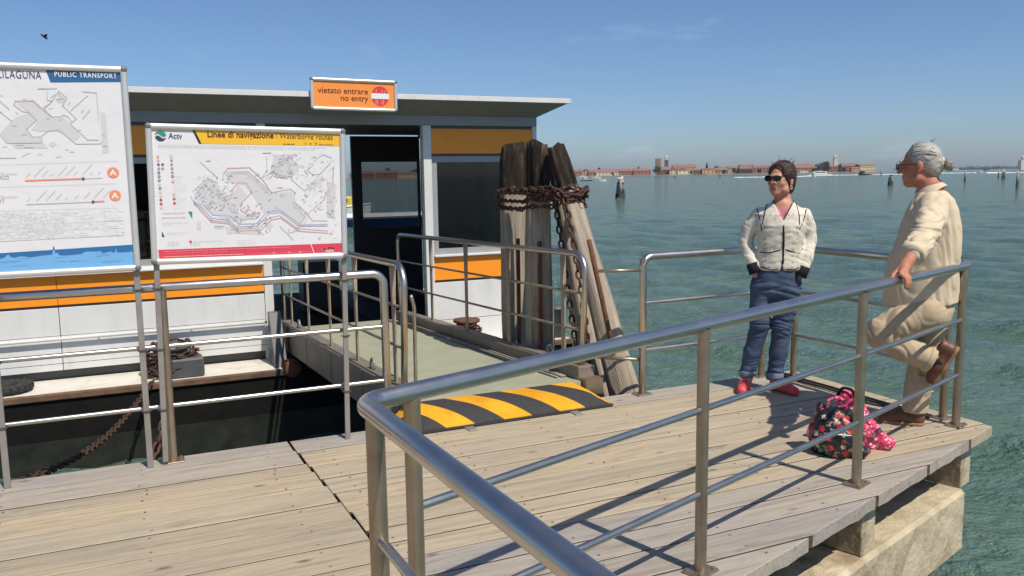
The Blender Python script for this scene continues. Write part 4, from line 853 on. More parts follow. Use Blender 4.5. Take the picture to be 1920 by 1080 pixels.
c_ = hV((1470, 575)); pr(pap, 'no_entry_disc', 'red', lambda m: m.disc(*c_, 0.097, Z1, 40, 1.1))
pr(pap, 'no_entry_bar', 'white', lambda m: m.poly([(c_[0]-0.099, c_[1]-0.028), (c_[0]+0.099, c_[1]-0.028), (c_[0]+0.099, c_[1]+0.030), (c_[0]-0.099, c_[1]+0.030)], Z3))
def wornd(m):
    for (x, y0, y1) in ((-0.05, -0.085, -0.035), (-0.03, -0.10, -0.04), (0.015, -0.09, -0.05), (0.035, -0.085, -0.035), (-0.045, 0.035, 0.07), (0.02, 0.04, 0.065), (0.05, 0.035, 0.06)): m.stroke([(c_[0]+x, c_[1]+y0), (c_[0]+x+0.004, c_[1]+y1)], 0.006, Z2)
tag(pr(pap, 'worn_streaks', 'palepink', wornd), kind='stuff')
for x in (0.15, 0.78): m = MB(); m.box(x, x+0.04, 0.10, 0.20, -0.030, -0.0125); m.build('bracket', 'galv', vie)

# ------------------------------------------------------------------ mooring piles and chains
def pile_mesh(r0_, r1_, L, seed, top_tilt=0.0, seg=28, rows=60):
    rg = random.Random(seed); ph = [rg.uniform(0, 6.28) for _ in range(12)]; vs = []
    cracks = [(rg.uniform(0, 6.28), rg.uniform(0.006, 0.016), rg.uniform(0.05, 0.12)) for _ in range(7)]
    for i in range(rows+1):
        t = i/rows; z = L*t; r = r0_+(r1_-r0_)*t; ch = max(0.0, (t-0.965)/0.035)
        for k in range(seg):
            a = 2*math.pi*k/seg; d = 0.012*math.sin(2*a+ph[0]+1.3*z)+0.008*math.sin(3*a+ph[1]-0.9*z)+0.005*math.sin(7*a+ph[2]+2.1*z)+0.004*math.sin(5*z+ph[3]+a)
            for ca, cd, cw in cracks:
                q = (a-ca+0.15*math.sin(z*1.3+ca)+math.pi) % (2*math.pi)-math.pi; d -= cd*math.exp(-(q/cw)**2)*(0.5+0.5*math.sin(z*1.1+ca*3))
            rr = (r+d)*(1-0.12*ch); vs.append((rr*math.cos(a), rr*math.sin(a), z+(top_tilt*rr*math.cos(a)*6*ch)+0.012*ch*math.sin(3*a+ph[4])))
    fs = [(i*seg+k, i*seg+(k+1) % seg, (i+1)*seg+(k+1) % seg, (i+1)*seg+k) for i in range(rows) for k in range(seg)]+[tuple(range(seg-1, -1, -1)), tuple(rows*seg+k for k in range(seg))]
    me = bpy.data.meshes.new('mooring_pile'); me.from_pydata(vs, [], fs); me.update(); return me
PILES = [((3.335, 7.08, 1.865), (3.33, 7.08, -2.0), 0.125, 0.112, 'left mooring pile of the chained cluster, tarred black head, beside the gangway', 1),
         ((3.300, 6.52, 1.87), (3.295, 6.47, -2.0), 0.112, 0.104, 'middle mooring pile of the chained cluster, pale shaft with dark rotted head', 2),
         ((3.375, 6.34, 1.83), (3.490, 5.35, -0.25), 0.150, 0.085, 'slanting mooring pile nearest the jetty, with a rusty bar along it', 3),
         ((3.63, 6.80, 1.80), (3.52, 5.92, -0.15), 0.140, 0.090, 'slanting mooring pile half hidden behind the front one', 4)]
def extend(a, b, z):   # continue the line a->b down to height z
    a, b = Vector(a), Vector(b); t = (z-a.z)/(b.z-a.z); return a+(b-a)*t
for tp, bt, rb, rt_, lab, sd_ in PILES:
    a = W(*tp); b_ = extend(tp, bt, -2.0); b = W(*b_); L = (a-b).length
    q = (a-b).to_track_quat('Z', 'Y').to_matrix().to_4x4()
    o = link('mooring_pile', pile_mesh(rb, rt_, L, sd_, 0.05*(-1)**sd_), None, None, None, True); o.data.materials.append(MAT['pile%d' % sd_] if ('pile%d' % sd_) in MAT else pile_mat('mooring_pile_wood', L-0.40)); o.matrix_world = T(b) @ q
    tag(o, lab, 'pile', 'chained mooring piles')
for a, b, lab in (((3.19, 5.48, 1.12), (3.60, 5.50, -0.5), 'rusty steel bar slanting along the front mooring pile'), ((3.235, 6.38, 1.05), (3.225, 6.36, -0.6), 'upright rusty bar on the middle mooring pile'), ((3.225, 6.78, 1.05), (3.225, 6.78, -0.6), 'upright rusty bar between the left and middle mooring piles')):
    m = MB(); m.tube([W(*a), W(*b)], 0.019, 10); tag(m.build('rusty_bar', 'rust', None, None, True), lab, 'bar', 'rusty bars on the mooring piles')
def link_mesh(L, wd, r):
    m = MB(); pts = []; hw = wd/2-r; hl = L/2-r-hw
    for k in range(5): a = math.pi*k/4; pts.append((hl+hw*math.sin(a), hw*math.cos(a), 0))
    for k in range(5): a = math.pi+math.pi*k/4; pts.append((-hl+hw*math.sin(a), hw*math.cos(a), 0))
    n = len(pts); vs = []; seg = 5
    for i in range(n):
        p = Vector(pts[i]); tg = (Vector(pts[(i+1) % n])-Vector(pts[i-1])).normalized(); nx = tg.cross(Vector((0, 0, 1)))
        for k in range(seg): a = 2*math.pi*k/seg; vs.append(p+nx*r*math.cos(a)+Vector((0, 0, r*math.sin(a))))
    m.add(vs, [(i*seg+k, i*seg+(k+1) % seg, ((i+1) % n)*seg+(k+1) % seg, ((i+1) % n)*seg+k) for i in range(n) for k in range(seg)]); me = m.mesh('link'); me.materials.append(MAT['chain']); me.shade_smooth(); return me
def resample(pts, step):
    pts = [Vector(p) for p in pts]; out = [pts[0].copy()]; acc = 0.0
    for a, b in zip(pts, pts[1:]):
        L = (b-a).length; d = step-acc
        while d <= L: out.append(a+(b-a)*(d/L)); d += step
        acc = (acc+L) % step
    return out
def chain(label, paths, L, wd, r, seed, root, group=None, jit=0.25):
    rg = random.Random(seed); t = thing('chain', label, 'chain', T(root), group); me = link_mesh(L, wd, r); pitch = L-2*r*1.12
    for path in paths:
        pts = resample(path, pitch)
        for i in range(len(pts)-1):
            d = (pts[i+1]-pts[i]).normalized(); c = (pts[i]+pts[i+1])/2
            q = d.to_track_quat('X', 'Z').to_matrix().to_4x4() @ Matrix.Rotation((i % 2)*R(90)+rg.uniform(-jit, jit)+0.6, 4, 'X')
            o = bpy.data.objects.new('link', me); COL.objects.link(o); o.parent = t; o.matrix_local = T(-Vector(root)) @ T(c) @ q
    return t
# chain wound round the pile cluster
cl = [Vector((3.335, 7.07)), Vector((3.30, 6.51)), Vector((3.395, 6.18)), Vector((3.61, 6.63))]
def hull_path(z, off, seed, sag=0.02):
    rg = random.Random(seed); angs = np.linspace(0, 2*math.pi, 90); out = []; ph = rg.uniform(0, 6)
    for a in angs:
        d = Vector((math.cos(a), math.sin(a))); best = max(cl, key=lambda p: p.dot(d)); p = best+d*(0.112+off)
        out.append(W(p.x, p.y, z+sag*math.sin(3*a+ph)+0.012*math.sin(7*a+ph*2)))
    return out
chain('thick rusty chain wound several times round the mooring pile cluster', [hull_path(1.485, 0.018, 1), hull_path(1.445, 0.03, 2), hull_path(1.405, 0.02, 3), hull_path(1.46, 0.055, 5, 0.03), hull_path(1.365, 0.03, 4, 0.045), hull_path(1.43, 0.05, 6, 0.03)], 0.078, 0.050, 0.0092, 3, W(3.4, 6.6, 1.3), 'rusty mooring chains', 0.7)
chain('rusty chain hanging straight down the front mooring pile', [[W(3.30, 6.05, 1.42), W(3.29, 5.90, 1.10), W(3.30, 5.76, 0.6), W(3.32, 5.60, -0.3)]], 0.085, 0.056, 0.0105, 4, W(3.27, 5.9, 0.3), 'rusty mooring chains')
chain('rusty chain hanging in shadow behind the straight one on the piles', [[W(3.30, 6.22, 1.42), W(3.29, 6.06, 0.9), W(3.30, 5.90, 0.3), W(3.31, 5.80, -0.3)]], 0.085, 0.056, 0.0105, 8, W(3.28, 6.1, 0.3), 'rusty mooring chains')
# chain coiled on the pontoon bollard and the one running down to the jetty
coil = []
for k in range(5):
    zz = -0.36+0.052*k; rr = 0.215+0.018*math.sin(k*2.1)
    coil.append([W(0.46+rr*1.12*math.cos(a), 9.37+rr*math.sin(a), zz+0.012*math.sin(4*a+k)) for a in np.linspace(0.3*k, 0.3*k+6.2, 40)])
coil.append([W(0.46+0.2*math.cos(a)*(1-a/30), 9.37+0.2*math.sin(a)*(1-a/30), -0.075+0.01*math.sin(a*5)) for a in np.linspace(0, 9, 50)])
chain('heap of rusty chain coiled on the bollard of the pontoon walkway', coil, 0.090, 0.058, 0.011, 6, W(0.46, 9.37, -0.4), 'rusty mooring chains', 0.6)
A0, A1 = W(0.26, 9.10, -0.385), W(-0.60, 5.45, -0.10)
chain('taut rusty chain slanting from the pontoon bollard to the jetty', [[A0+(A1-A0)*t+Vector((0, 0, -0.16*math.sin(math.pi*t))) for t in np.linspace(0, 1, 30)]], 0.092, 0.056, 0.0105, 9, A0, 'rusty mooring chains')
A2 = W(0.10, 8.6, -1.3)  # larger links run from the hull edge to below the waterline
chain('large-linked chain leading from the hull down into the water', [[W(0.42, 9.0, -0.46)+(A2-W(0.42, 9.0, -0.46))*t+Vector((0, 0, -0.05*math.sin(math.pi*t))) for t in np.linspace(0, 1, 12)]], 0.15, 0.09, 0.018, 10, A2, 'rusty mooring chains')
chain('short rusty chain coiled low on the pontoon behind the gangway rail', [[W(3.75+0.17*math.cos(a), 9.34+0.17*math.sin(a), -0.36+0.012*a) for a in np.linspace(0, 18, 90)]], 0.085, 0.056, 0.0105, 12, W(3.75, 9.34, -0.4), 'rusty mooring chains', 0.5)
# old tyre on the walkway
m = MB(); prof = [(0.13, 0.0), (0.24, 0.0), (0.28, 0.03), (0.285, 0.08), (0.26, 0.12), (0.13, 0.12), (0.11, 0.06)]
seg = 30; vs = [(r*math.cos(2*math.pi*k/seg), r*math.sin(2*math.pi*k/seg), z) for r, z in prof for k in range(seg)]; n = len(prof)
m.add(vs, [(i*seg+k, i*seg+(k+1) % seg, ((i+1) % n)*seg+(k+1) % seg, ((i+1) % n)*seg+k) for i in range(n) for k in range(seg)])
ty = m.build('tyre', 'rubber', None, frame(-1.03, 9.36, -0.398) @ Matrix.Diagonal((0.8, 0.8, 0.62, 1)), True); tag(ty, 'old black tyre lying on the white pontoon walkway at the left', 'tyre')
for k in range(20):
    mm = MB(); mm.box(0.20, 0.292, -0.018, 0.018, 0.035, 0.128, 0.006); mm.build('tread_block', 'rubber', ty, Matrix.Rotation(2*math.pi*k/20, 4, 'Z') @ Matrix.Rotation(0.15, 4, 'X'))

# ------------------------------------------------------------------ figures: distance-field modelling, one continuous surface each
f32 = np.float32
def smin(a, b, k): h = np.clip(0.5+0.5*(b-a)/k, 0, 1); return b+(a-b)*h-k*h*(1-h)
def smax(a, b, k): return -smin(-a, -b, k)
def cone(Pn, a, b, ra, rb):
    a = np.array(a, f32); b = np.array(b, f32); ba = b-a; l2 = float(ba @ ba); pa = Pn-a; t = np.clip((pa @ ba)/l2, 0, 1)
    d = pa-t[:, None]*ba; return np.sqrt((d*d).sum(1))-(ra+(rb-ra)*t)
def ell(Pn, c, r):
    q = (Pn-np.array(c, f32)); r = np.array(r, f32); k0 = np.sqrt(((q/r)**2).sum(1)); k1 = np.sqrt(((q/(r*r))**2).sum(1)); return k0*(k0-1)/np.maximum(k1, 1e-6)
def chainc(Pn, pts, rs, k=0.03):
    d = None
    for (a, b, ra, rb) in zip(pts, pts[1:], rs, rs[1:]):
        e = cone(Pn, a, b, ra, rb); d = e if d is None else smin(d, e, k)
    return d
def loft(Pn, zs, cx, cy, ax, ay, cap=0.02, pw=2.0):
    z = Pn[:, 2]; x0 = np.interp(z, zs, cx); y0 = np.interp(z, zs, cy); a = np.interp(z, zs, ax); b = np.interp(z, zs, ay)
    k = ((np.abs(Pn[:, 0]-x0)/a)**pw+(np.abs(Pn[:, 1]-y0)/b)**pw)**(1/pw); d = (k-1)*np.minimum(a, b)
    return smax(d, np.maximum(zs[0]-z, z-zs[-1]), cap)
def rotz(Pn, c, th):
    q = Pn-np.array(c, f32); c_, s_ = math.cos(-th), math.sin(-th); return np.stack([q[:, 0]*c_-q[:, 1]*s_, q[:, 0]*s_+q[:, 1]*c_, q[:, 2]], 1)
def rotx(q, th): c_, s_ = math.cos(-th), math.sin(-th); return np.stack([q[:, 0], q[:, 1]*c_-q[:, 2]*s_, q[:, 1]*s_+q[:, 2]*c_], 1)
def wrinkle(Pn, amp, fr, seed=0, squash=(1, 1, 1)):
    x, y, z = (Pn[:, i]*fr*squash[i] for i in range(3)); s = seed*1.7
    wx = x+1.3*np.sin(0.7*y+s)+0.8*np.sin(1.1*z+2*s); wz = z+1.1*np.sin(0.8*x+s*1.3)+0.6*np.sin(1.7*y+s)
    n = np.sin(wx+0.6*wz)*0.5+np.sin(1.9*wz-0.8*wx+s)*0.35+np.sin(3.3*wz+1.7*y+wx)*0.2
    return amp*n
def fold(Pn, amp, fr, seed=0, squash=(1, 1, 1)):
    n = wrinkle(Pn, 1.0, fr, seed, squash); return amp*(0.45-np.minimum(np.abs(n)*1.6, 1.0))
def sdf_mesh(name, f, lo, hi, h):
    lo = np.array(lo, f32); hi = np.array(hi, f32); C4 = 4
    n = (np.ceil((hi-lo)/h/C4).astype(int)+1)*C4+1
    nc = (n-1)//C4
    gx = [lo[i]+h*C4*(np.arange(nc[i])+0.5) for i in range(3)]
    cc = np.stack(np.meshgrid(*gx, indexing='ij'), -1).reshape(-1, 3).astype(f32); dc = f(cc).reshape(nc)
    act = np.abs(dc) < h*C4*1.9
    V = np.repeat(np.repeat(np.repeat(dc, C4, 0), C4, 1), C4, 2); V = np.pad(V, ((0, 1),)*3, mode='edge').astype(f32)
    mk = np.repeat(np.repeat(np.repeat(act, C4, 0), C4, 1), C4, 2); mk = np.pad(mk, ((0, 1),)*3, mode='edge')
    for ax in range(3): mk = mk | np.roll(mk, 1, ax)
    ii = np.argwhere(mk)
    if len(ii): V[mk] = f((lo+ii*h).astype(f32))
    I = V < 0; nx, ny, nz = V.shape
    c = I[:-1, :-1, :-1].astype(np.int8)
    tot = np.zeros((nx-1, ny-1, nz-1), np.int8)
    for dx in (0, 1):
        for dy in (0, 1):
            for dz in (0, 1): tot += I[dx:nx-1+dx, dy:ny-1+dy, dz:nz-1+dz]
    cell = (tot > 0) & (tot < 8); ci = np.argwhere(cell); m = len(ci)
    idx = -np.ones(cell.shape, np.int64); idx[cell] = np.arange(m)
    acc = np.zeros((m, 3), f32); cnt = np.zeros((m, 1), f32)
    offs = [(a, b, c_) for a in (0, 1) for b in (0, 1) for c_ in (0, 1)]
    for o in offs:
        for ax in range(3):
            if o[ax] == 0:
                p = list(o); p[ax] = 1; va = V[ci[:, 0]+o[0], ci[:, 1]+o[1], ci[:, 2]+o[2]]; vb = V[ci[:, 0]+p[0], ci[:, 1]+p[1], ci[:, 2]+p[2]]
                s = (va < 0) != (vb < 0); t = np.where(s, va/np.where(s, va-vb, 1), 0); pt = np.array(o, f32)+np.zeros((m, 3), f32); pt[:, ax] += t
                acc += pt*s[:, None]; cnt += s[:, None]
    v = lo+h*(ci+acc/np.maximum(cnt, 1)); faces = []
    for ax in range(3):
        b, c2 = (ax+1) % 3, (ax+2) % 3; sl = [slice(None)]*3; s2 = [slice(None)]*3; sl[ax] = slice(0, -1); s2[ax] = slice(1, None)
        A = I[tuple(sl)]; B = I[tuple(s2)]; ch = np.argwhere(A != B)
        ok = (ch[:, b] > 0) & (ch[:, c2] > 0) & (ch[:, b] < idx.shape[b]) & (ch[:, c2] < idx.shape[c2]) & (ch[:, ax] < idx.shape[ax]); ch = ch[ok]
        def g(db, dc_): q = ch.copy(); q[:, b] -= db; q[:, c2] -= dc_; return idx[q[:, 0], q[:, 1], q[:, 2]]
        q = np.stack([g(1, 1), g(0, 1), g(0, 0), g(1, 0)], 1); flip = ~A[tuple(ch.T)]; q[flip] = q[flip][:, ::-1]; faces.append(q)
    F = np.vstack(faces); F = F[(F >= 0).all(1)]
    me = bpy.data.meshes.new(name); me.vertices.add(m); me.vertices.foreach_set('co', v.astype(f32).ravel()); k = len(F)
    me.loops.add(k*4); me.loops.foreach_set('vertex_index', F.astype(np.int32).ravel()); me.polygons.add(k)
    me.polygons.foreach_set('loop_start', np.arange(0, 4*k, 4, dtype=np.int32)); me.polygons.foreach_set('loop_total', np.full(k, 4, np.int32)); me.update(); me.validate(); me.shade_smooth(); return me
def front_y(f, x, z, y0=-0.5, y1=0.5, n=220):
    ys = np.linspace(y0, y1, n); d = f(np.stack([np.full(n, x), ys, np.full(n, z)], 1).astype(f32)); i = np.argmax(d < 0); return float(ys[i]) if d[i] < 0 else 0.0
def head_sdf(q, male=False):
    # local head: face towards -y, origin at mid head
    d = ell(q, (0, 0.012, 0.030), (0.073, 0.094, 0.090)); d = smin(d, ell(q, (0, -0.028, -0.038), (0.058, 0.064, 0.082)), 0.03)
    d = smin(d, ell(q, (0, -0.066, -0.098), (0.026, 0.022, 0.020)), 0.025)
    for s in (-1, 1):
        d = smin(d, ell(q, (s*0.040, -0.058, -0.028), (0.022, 0.02, 0.022)), 0.02)           # cheek bones
        d = smin(d, ell(q, (s*0.052, -0.008, -0.075), (0.016, 0.035, 0.022)), 0.025)          # jaw
        d = smax(d, -ell(q, (s*0.032, -0.100, 0.006), (0.021, 0.020, 0.013)), 0.012)          # eye sockets
        d = smin(d, ell(q, (s*0.031, -0.080, 0.004), (0.013, 0.012, 0.011)), 0.004)
        e = ell(q, (s*0.077, 0.016, -0.005), (0.010, 0.020, 0.032)); e = smin(e, ell(q, (s*0.079, 0.010, -0.032), (0.007, 0.010, 0.011)), 0.006); d = smin(d, e, 0.008)
    d = smin(d, ell(q, (0, -0.083, 0.021), (0.046, 0.014, 0.010)), 0.016)
    w = 1.18 if male else 1.0
    d = smin(d, cone(q, (0, -0.088, 0.012), (0, -0.108*(1.03 if male else 1), -0.027), 0.0075*w, 0.0115*w), 0.010); 
    for s in (-1, 1): d = smin(d, ell(q, (s*0.012, -0.098, -0.030), (0.008, 0.010, 0.007)), 0.006)
    d = smin(d, ell(q, (0, -0.087, -0.060), (0.022, 0.010, 0.006)), 0.006); d = smin(d, ell(q, (0, -0.086, -0.071), (0.020, 0.010, 0.006)), 0.006); d = smax(d, -cone(q, (-0.02, -0.098, -0.0655), (0.02, -0.098, -0.0655), 0.002, 0.002), 0.003)
    return d
def hand_fingers(q, d, base, across, down, curl, L=0.075, r=0.0085, n=4, k=0.008):
    # base: knuckle of the index finger; across: step between knuckles; down/curl: directions of the two halves
    base, across, down, curl = (np.array(x, f32) for x in (base, across, down, curl)); ln = (0.92, 1.05, 1.0, 0.8)
    for i in range(n):
        a = base+across*i; l = L*ln[i]; m_ = a+down*l*0.45; e = m_+(down*0.35+curl*0.65)*l*0.33; t = e+curl*l*0.27
        f = np.minimum(np.minimum(cone(q, a, m_, r*1.08, r), cone(q, m_, e, r, r*0.95)), cone(q, e, t, r*0.95, r*0.82)); d = smin(d, f, k)
    return d

# ============ woman in the cream jacket
wy0 = (1.86, 6.15); WB = math.atan2(*wy0)
wo = thing('person', 'person in cream quilted jacket, sunglasses and rolled jeans, hands in pockets', 'person', T((wy0[0], wy0[1], 0)) @ Matrix.Rotation(-WB, 4, 'Z'), 'people on the jetty')
HC, HY = (0.070, -0.010, 1.545), R(-31)
def w_head(Pn): return head_sdf(rotx(rotz(Pn, HC, HY), R(-3)))
def w_body(Pn):
    d = w_head(Pn); d = smin(d, chainc(Pn, [(0.078, 0.015, 1.50), (0.086, 0.025, 1.40), (0.086, 0.02, 1.33)], [0.050, 0.052, 0.075]), 0.03)
    d = smin(d, loft(Pn, [0.80, 1.0, 1.2, 1.34, 1.39], [0.07, 0.075, 0.08, 0.083, 0.085], [0.0]*5, [0.13, 0.115, 0.130, 0.105, 0.055], [0.085, 0.075, 0.085, 0.06, 0.05]), 0.03)
    for p, r in (([(-0.06, 0.012, 1.285), (-0.155, 0.035, 1.09), (-0.098, -0.030, 0.915), (-0.056, -0.030, 0.82)], [0.034, 0.027, 0.024, 0.027]), ([(0.225, 0.012, 1.285), (0.268, 0.05, 1.115), (0.232, -0.034, 0.905), (0.180, -0.030, 0.82)], [0.034, 0.027, 0.024, 0.027]),
                 ([(-0.03, 0.01, 0.80), (-0.05, -0.005, 0.485), (-0.128, 0.02, 0.10), (-0.135, -0.02, 0.05)], [0.075, 0.05, 0.036, 0.034]), ([(0.135, 0.01, 0.80), (0.108, -0.015, 0.49), (0.064, 0.01, 0.10), (0.085, -0.03, 0.05)], [0.075, 0.05, 0.036, 0.034])):
        d = smin(d, chainc(Pn, p, r), 0.02)
    # hands flat in the pockets, fingers down
    d = hand_fingers(Pn, d, (-0.068, -0.035, 0.815), (0.015, -0.003, 0.0), (0.05, 0, -1.0), (0.05, 0.05, -1.0), 0.07); d = smin(d, cone(Pn, (-0.045, -0.035, 0.83), (-0.02, -0.05, 0.80), 0.012, 0.010), 0.008)
    d = hand_fingers(Pn, d, (0.140, -0.038, 0.815), (0.015, 0.003, 0.0), (-0.05, 0, -1.0), (-0.05, 0.05, -1.0), 0.07); return smin(d, cone(Pn, (0.165, -0.04, 0.83), (0.14, -0.05, 0.80), 0.012, 0.010), 0.008)
link('body', sdf_mesh('body', w_body, (-0.27, -0.22, 0.0), (0.40, 0.20, 1.72), 0.0055), 'skin', wo)
def w_jacket(Pn, folds=True):
    d = loft(Pn, [0.895, 0.93, 1.03, 1.12, 1.22, 1.30, 1.355, 1.395], [0.077, 0.077, 0.075, 0.078, 0.081, 0.083, 0.085, 0.086], [0.0, 0.0, 0.0, 0.0, 0.0, 0.005, 0.012, 0.018], [0.160, 0.162, 0.156, 0.160, 0.172, 0.168, 0.112, 0.068], [0.112, 0.116, 0.110, 0.115, 0.122, 0.105, 0.085, 0.070], 0.025, 2.3)
    for p in ([(-0.070, 0.012, 1.292), (-0.140, 0.032, 1.20), (-0.162, 0.038, 1.09), (-0.128, -0.01, 0.99), (-0.100, -0.035, 0.925)], [(0.236, 0.012, 1.290), (0.266, 0.042, 1.20), (0.278, 0.05, 1.11), (0.258, 0.0, 1.00), (0.236, -0.04, 0.91)]):
        d = smin(d, chainc(Pn, p, [0.053, 0.050, 0.049, 0.047, 0.045], 0.02), 0.024)
    if folds: d = d+fold(Pn, 0.0034, 26, 1, (0.6, 0.7, 1.0))+wrinkle(Pn, 0.0010, 60, 2)
    # v-shaped neck opening, slight gap at the hem
    z = Pn[:, 2]; x = Pn[:, 0]-0.092; v = np.maximum(np.abs(x)-(z-1.255)*0.50, -(z-1.25)); v = np.maximum(v, Pn[:, 1]-0.03); d = smax(d, -v, 0.006)
    hemv = np.maximum(np.abs(x)-(0.955-z)*0.22, Pn[:, 1]+0.02); d = smax(d, -hemv, 0.006)
    neck = cone(Pn, (0.083, 0.015, 1.34), (0.083, 0.03, 1.48), 0.055, 0.075); return smax(d, -neck, 0.006)
link('jacket', sdf_mesh('jacket', w_jacket, (-0.27, -0.18, 0.86), (0.38, 0.18, 1.45), 0.005), 'jacket', wo)
def w_top(Pn):
    d = loft(Pn, [0.90, 1.2, 1.33, 1.395], [0.077, 0.081, 0.085, 0.086], [0, 0, 0.005, 0.015], [0.14, 0.145, 0.085, 0.055], [0.096, 0.104, 0.080, 0.058], 0.02); z = Pn[:, 2]; x = Pn[:, 0]-0.092
    v = np.maximum(np.abs(x)-(z-1.27)*0.36, Pn[:, 1]-0.02); d = smax(d, -v, 0.008); return smax(d, -cone(Pn, (0.083, 0.015, 1.33), (0.083, 0.03, 1.5), 0.052, 0.06), 0.006)
link('top', sdf_mesh('top', w_top, (-0.12, -0.14, 0.88), (0.28, 0.14, 1.43), 0.007), 'pink', wo)
JK = lambda Pn: w_jacket(Pn, False)
def piping(par, pts, r=0.0042, dy=0.002, f=JK, mat='black_knit', nm='piping'):
    P3 = []
    for (x0, z0), (x1, z1) in zip(pts, pts[1:]):
        for t in np.linspace(0, 1, 9)[:-1]: x = x0+(x1-x0)*t; z = z0+(z1-z0)*t; P3.append((x, front_y(f, x, z)-dy, z))
    x, z = pts[-1]; P3.append((x, front_y(f, x, z)-dy, z)); ys = np.array([p[1] for p in P3]); 
    for _ in range(2): ys[1:-1] = (ys[:-2]+2*ys[1:-1]+ys[2:])/4
    m = MB(); m.tube([(p[0], y, p[2]) for p, y in zip(P3, ys)], r, 6); return m.build(nm, mat, par, None, True)
for pl in ([(0.021, 1.395), (0.055, 1.33), (0.086, 1.268)], [(0.163, 1.395), (0.130, 1.33), (0.100, 1.268)], [(-0.020, 1.372), (-0.035, 1.30), (-0.045, 1.235)], [(0.178, 1.375), (0.200, 1.29), (0.203, 1.225)], [(-0.062, 1.03), (0.0, 1.028), (0.085, 1.052)], [(0.112, 1.055), (0.16, 1.038), (0.212, 1.022)], [(-0.088, 1.335), (-0.062, 1.26), (-0.05, 1.18)], [(0.248, 1.332), (0.228, 1.25), (0.205, 1.20)], [(-0.05, 0.925), (0.02, 0.908), (0.085, 0.915)], [(0.118, 0.915), (0.17, 0.908), (0.21, 0.925)]): piping(wo, pl)
piping(wo, [(0.094, 1.262), (0.099, 1.15), (0.099, 1.0), (0.097, 0.93)], 0.0085, 0.0, nm='zip')
for a, b in (((-0.106, -0.030, 0.945), (-0.084, -0.044, 0.874)), ((0.240, -0.036, 0.930), (0.214, -0.046, 0.856))):
    m = MB(); m.tube([a, tuple((x+y)/2 for x, y in zip(a, b)), b], [0.051, 0.050, 0.049], 18); m.build('cuff', 'black_knit', wo, None, True)
def w_jeans(Pn):
    d = loft(Pn, [0.70, 0.78, 0.86, 0.955], [0.058, 0.060, 0.066, 0.072], [0.012, 0.012, 0.008, 0.0], [0.150, 0.170, 0.165, 0.140], [0.10, 0.118, 0.115, 0.10], 0.03, 2.2)
    for p in ([(-0.028, 0.010, 0.77), (-0.042, 0.0, 0.62), (-0.052, -0.008, 0.485), (-0.095, 0.012, 0.29), (-0.130, 0.020, 0.125)], [(0.138, 0.010, 0.77), (0.122, -0.005, 0.62), (0.108, -0.014, 0.49), (0.086, 0.002, 0.29), (0.064, 0.010, 0.118)]):
        d = smin(d, chainc(Pn, p, [0.094, 0.082, 0.069, 0.062, 0.055], 0.02), 0.022)
    kn = np.exp(-((Pn[:, 2]-0.50)/0.10)**2)+np.exp(-((Pn[:, 2]-0.16)/0.07)**2)+0.8*np.exp(-((Pn[:, 2]-0.76)/0.06)**2)
    d = d+fold(Pn, 0.010, 26, 5, (0.5, 0.5, 1.9))*kn+fold(Pn, 0.004, 20, 7, (1, 1, 0.8)); 
    return smax(d, 0.115-Pn[:, 2], 0.008)
link('jeans', sdf_mesh('jeans', w_jeans, (-0.24, -0.16, 0.09), (0.28, 0.17, 0.98), 0.0055), 'jeans', wo)
for x, y, z, r, tl in ((-0.131, 0.020, 0.122, 0.060, -0.22), (0.063, 0.010, 0.116, 0.062, -0.08)):
    m = MB(); mw = T((x, y, z)) @ Matrix.Rotation(tl, 4, 'Y'); m.lathe([(r*0.86, -0.022), (r, -0.026), (r*1.04, -0.01), (r*1.04, 0.02), (r*0.98, 0.026), (r*0.86, 0.02)], 22, mw); m.build('turn_up', 'denim_in', wo, None, True)
for hx, toe, lab in (((-0.134, 0.035), (-0.165, -0.155), 0), ((0.070, 0.030), (0.205, -0.115), 1)):
    h = np.array([hx[0], hx[1], 0.0]); t = np.array([toe[0], toe[1], 0.0])
    def w_shoe(Pn, h=h, t=t):
        a = h+np.array([0, 0, 0.042]); b = t+np.array([0, 0, 0.030]); mid = (a*0.45+b*0.55)+np.array([0, 0, 0.008]); d = chainc(Pn, [a, mid, b], [0.036, 0.042, 0.034], 0.02); d = smin(d, cone(Pn, a, a+np.array([0.0, 0.0, 0.05]), 0.036, 0.038), 0.02); d = smax(d, 0.004-Pn[:, 2], 0.004); return smax(d, -cone(Pn, a+np.array([0, 0, 0.045]), a+np.array([0, 0, 0.12]), 0.028, 0.032), 0.004)
    lo = np.minimum(h, t)-0.07; hi = np.maximum(h, t)+0.07; lo[2] = -0.01; hi[2] = 0.14; o = link('shoe', sdf_mesh('shoe', w_shoe, lo, hi, 0.0045), 'sneaker', wo)
    m = MB(); m.tube([tuple(h+np.array([0, 0, 0.05])), tuple(h+np.array([0.005, -0.005, 0.125]))], [0.037, 0.039], 16); m.build('sock', 'sock_pink', wo, None, True)
def w_hair(Pn):
    q = rotx(rotz(Pn, HC, HY), R(-3)); d = ell(q, (0, 0.026, 0.036), (0.091, 0.110, 0.101)); d = smin(d, ell(q, (0, 0.060, -0.040), (0.074, 0.062, 0.078)), 0.03)
    d = smin(d, ell(q, (0.01, 0.105, -0.02), (0.042, 0.036, 0.042)), 0.02); d = d+wrinkle(q, 0.0022, 130, 3, (1, 0.35, 0.5))
    # face opening: swept back from a centre hairline
    face = ell(q, (0, -0.090, -0.048), (0.074, 0.082, 0.122)); d = smax(d, -face, 0.012); low = np.maximum(-(q[:, 1]-0.02), q[:, 2]+0.06); d = smax(d, -np.maximum(q[:, 2]+0.045, q[:, 1]-0.03)*-1.0 if False else -np.maximum(np.maximum(q[:, 2]+0.040, q[:, 1]-0.028), -0.2), 0.01); return d
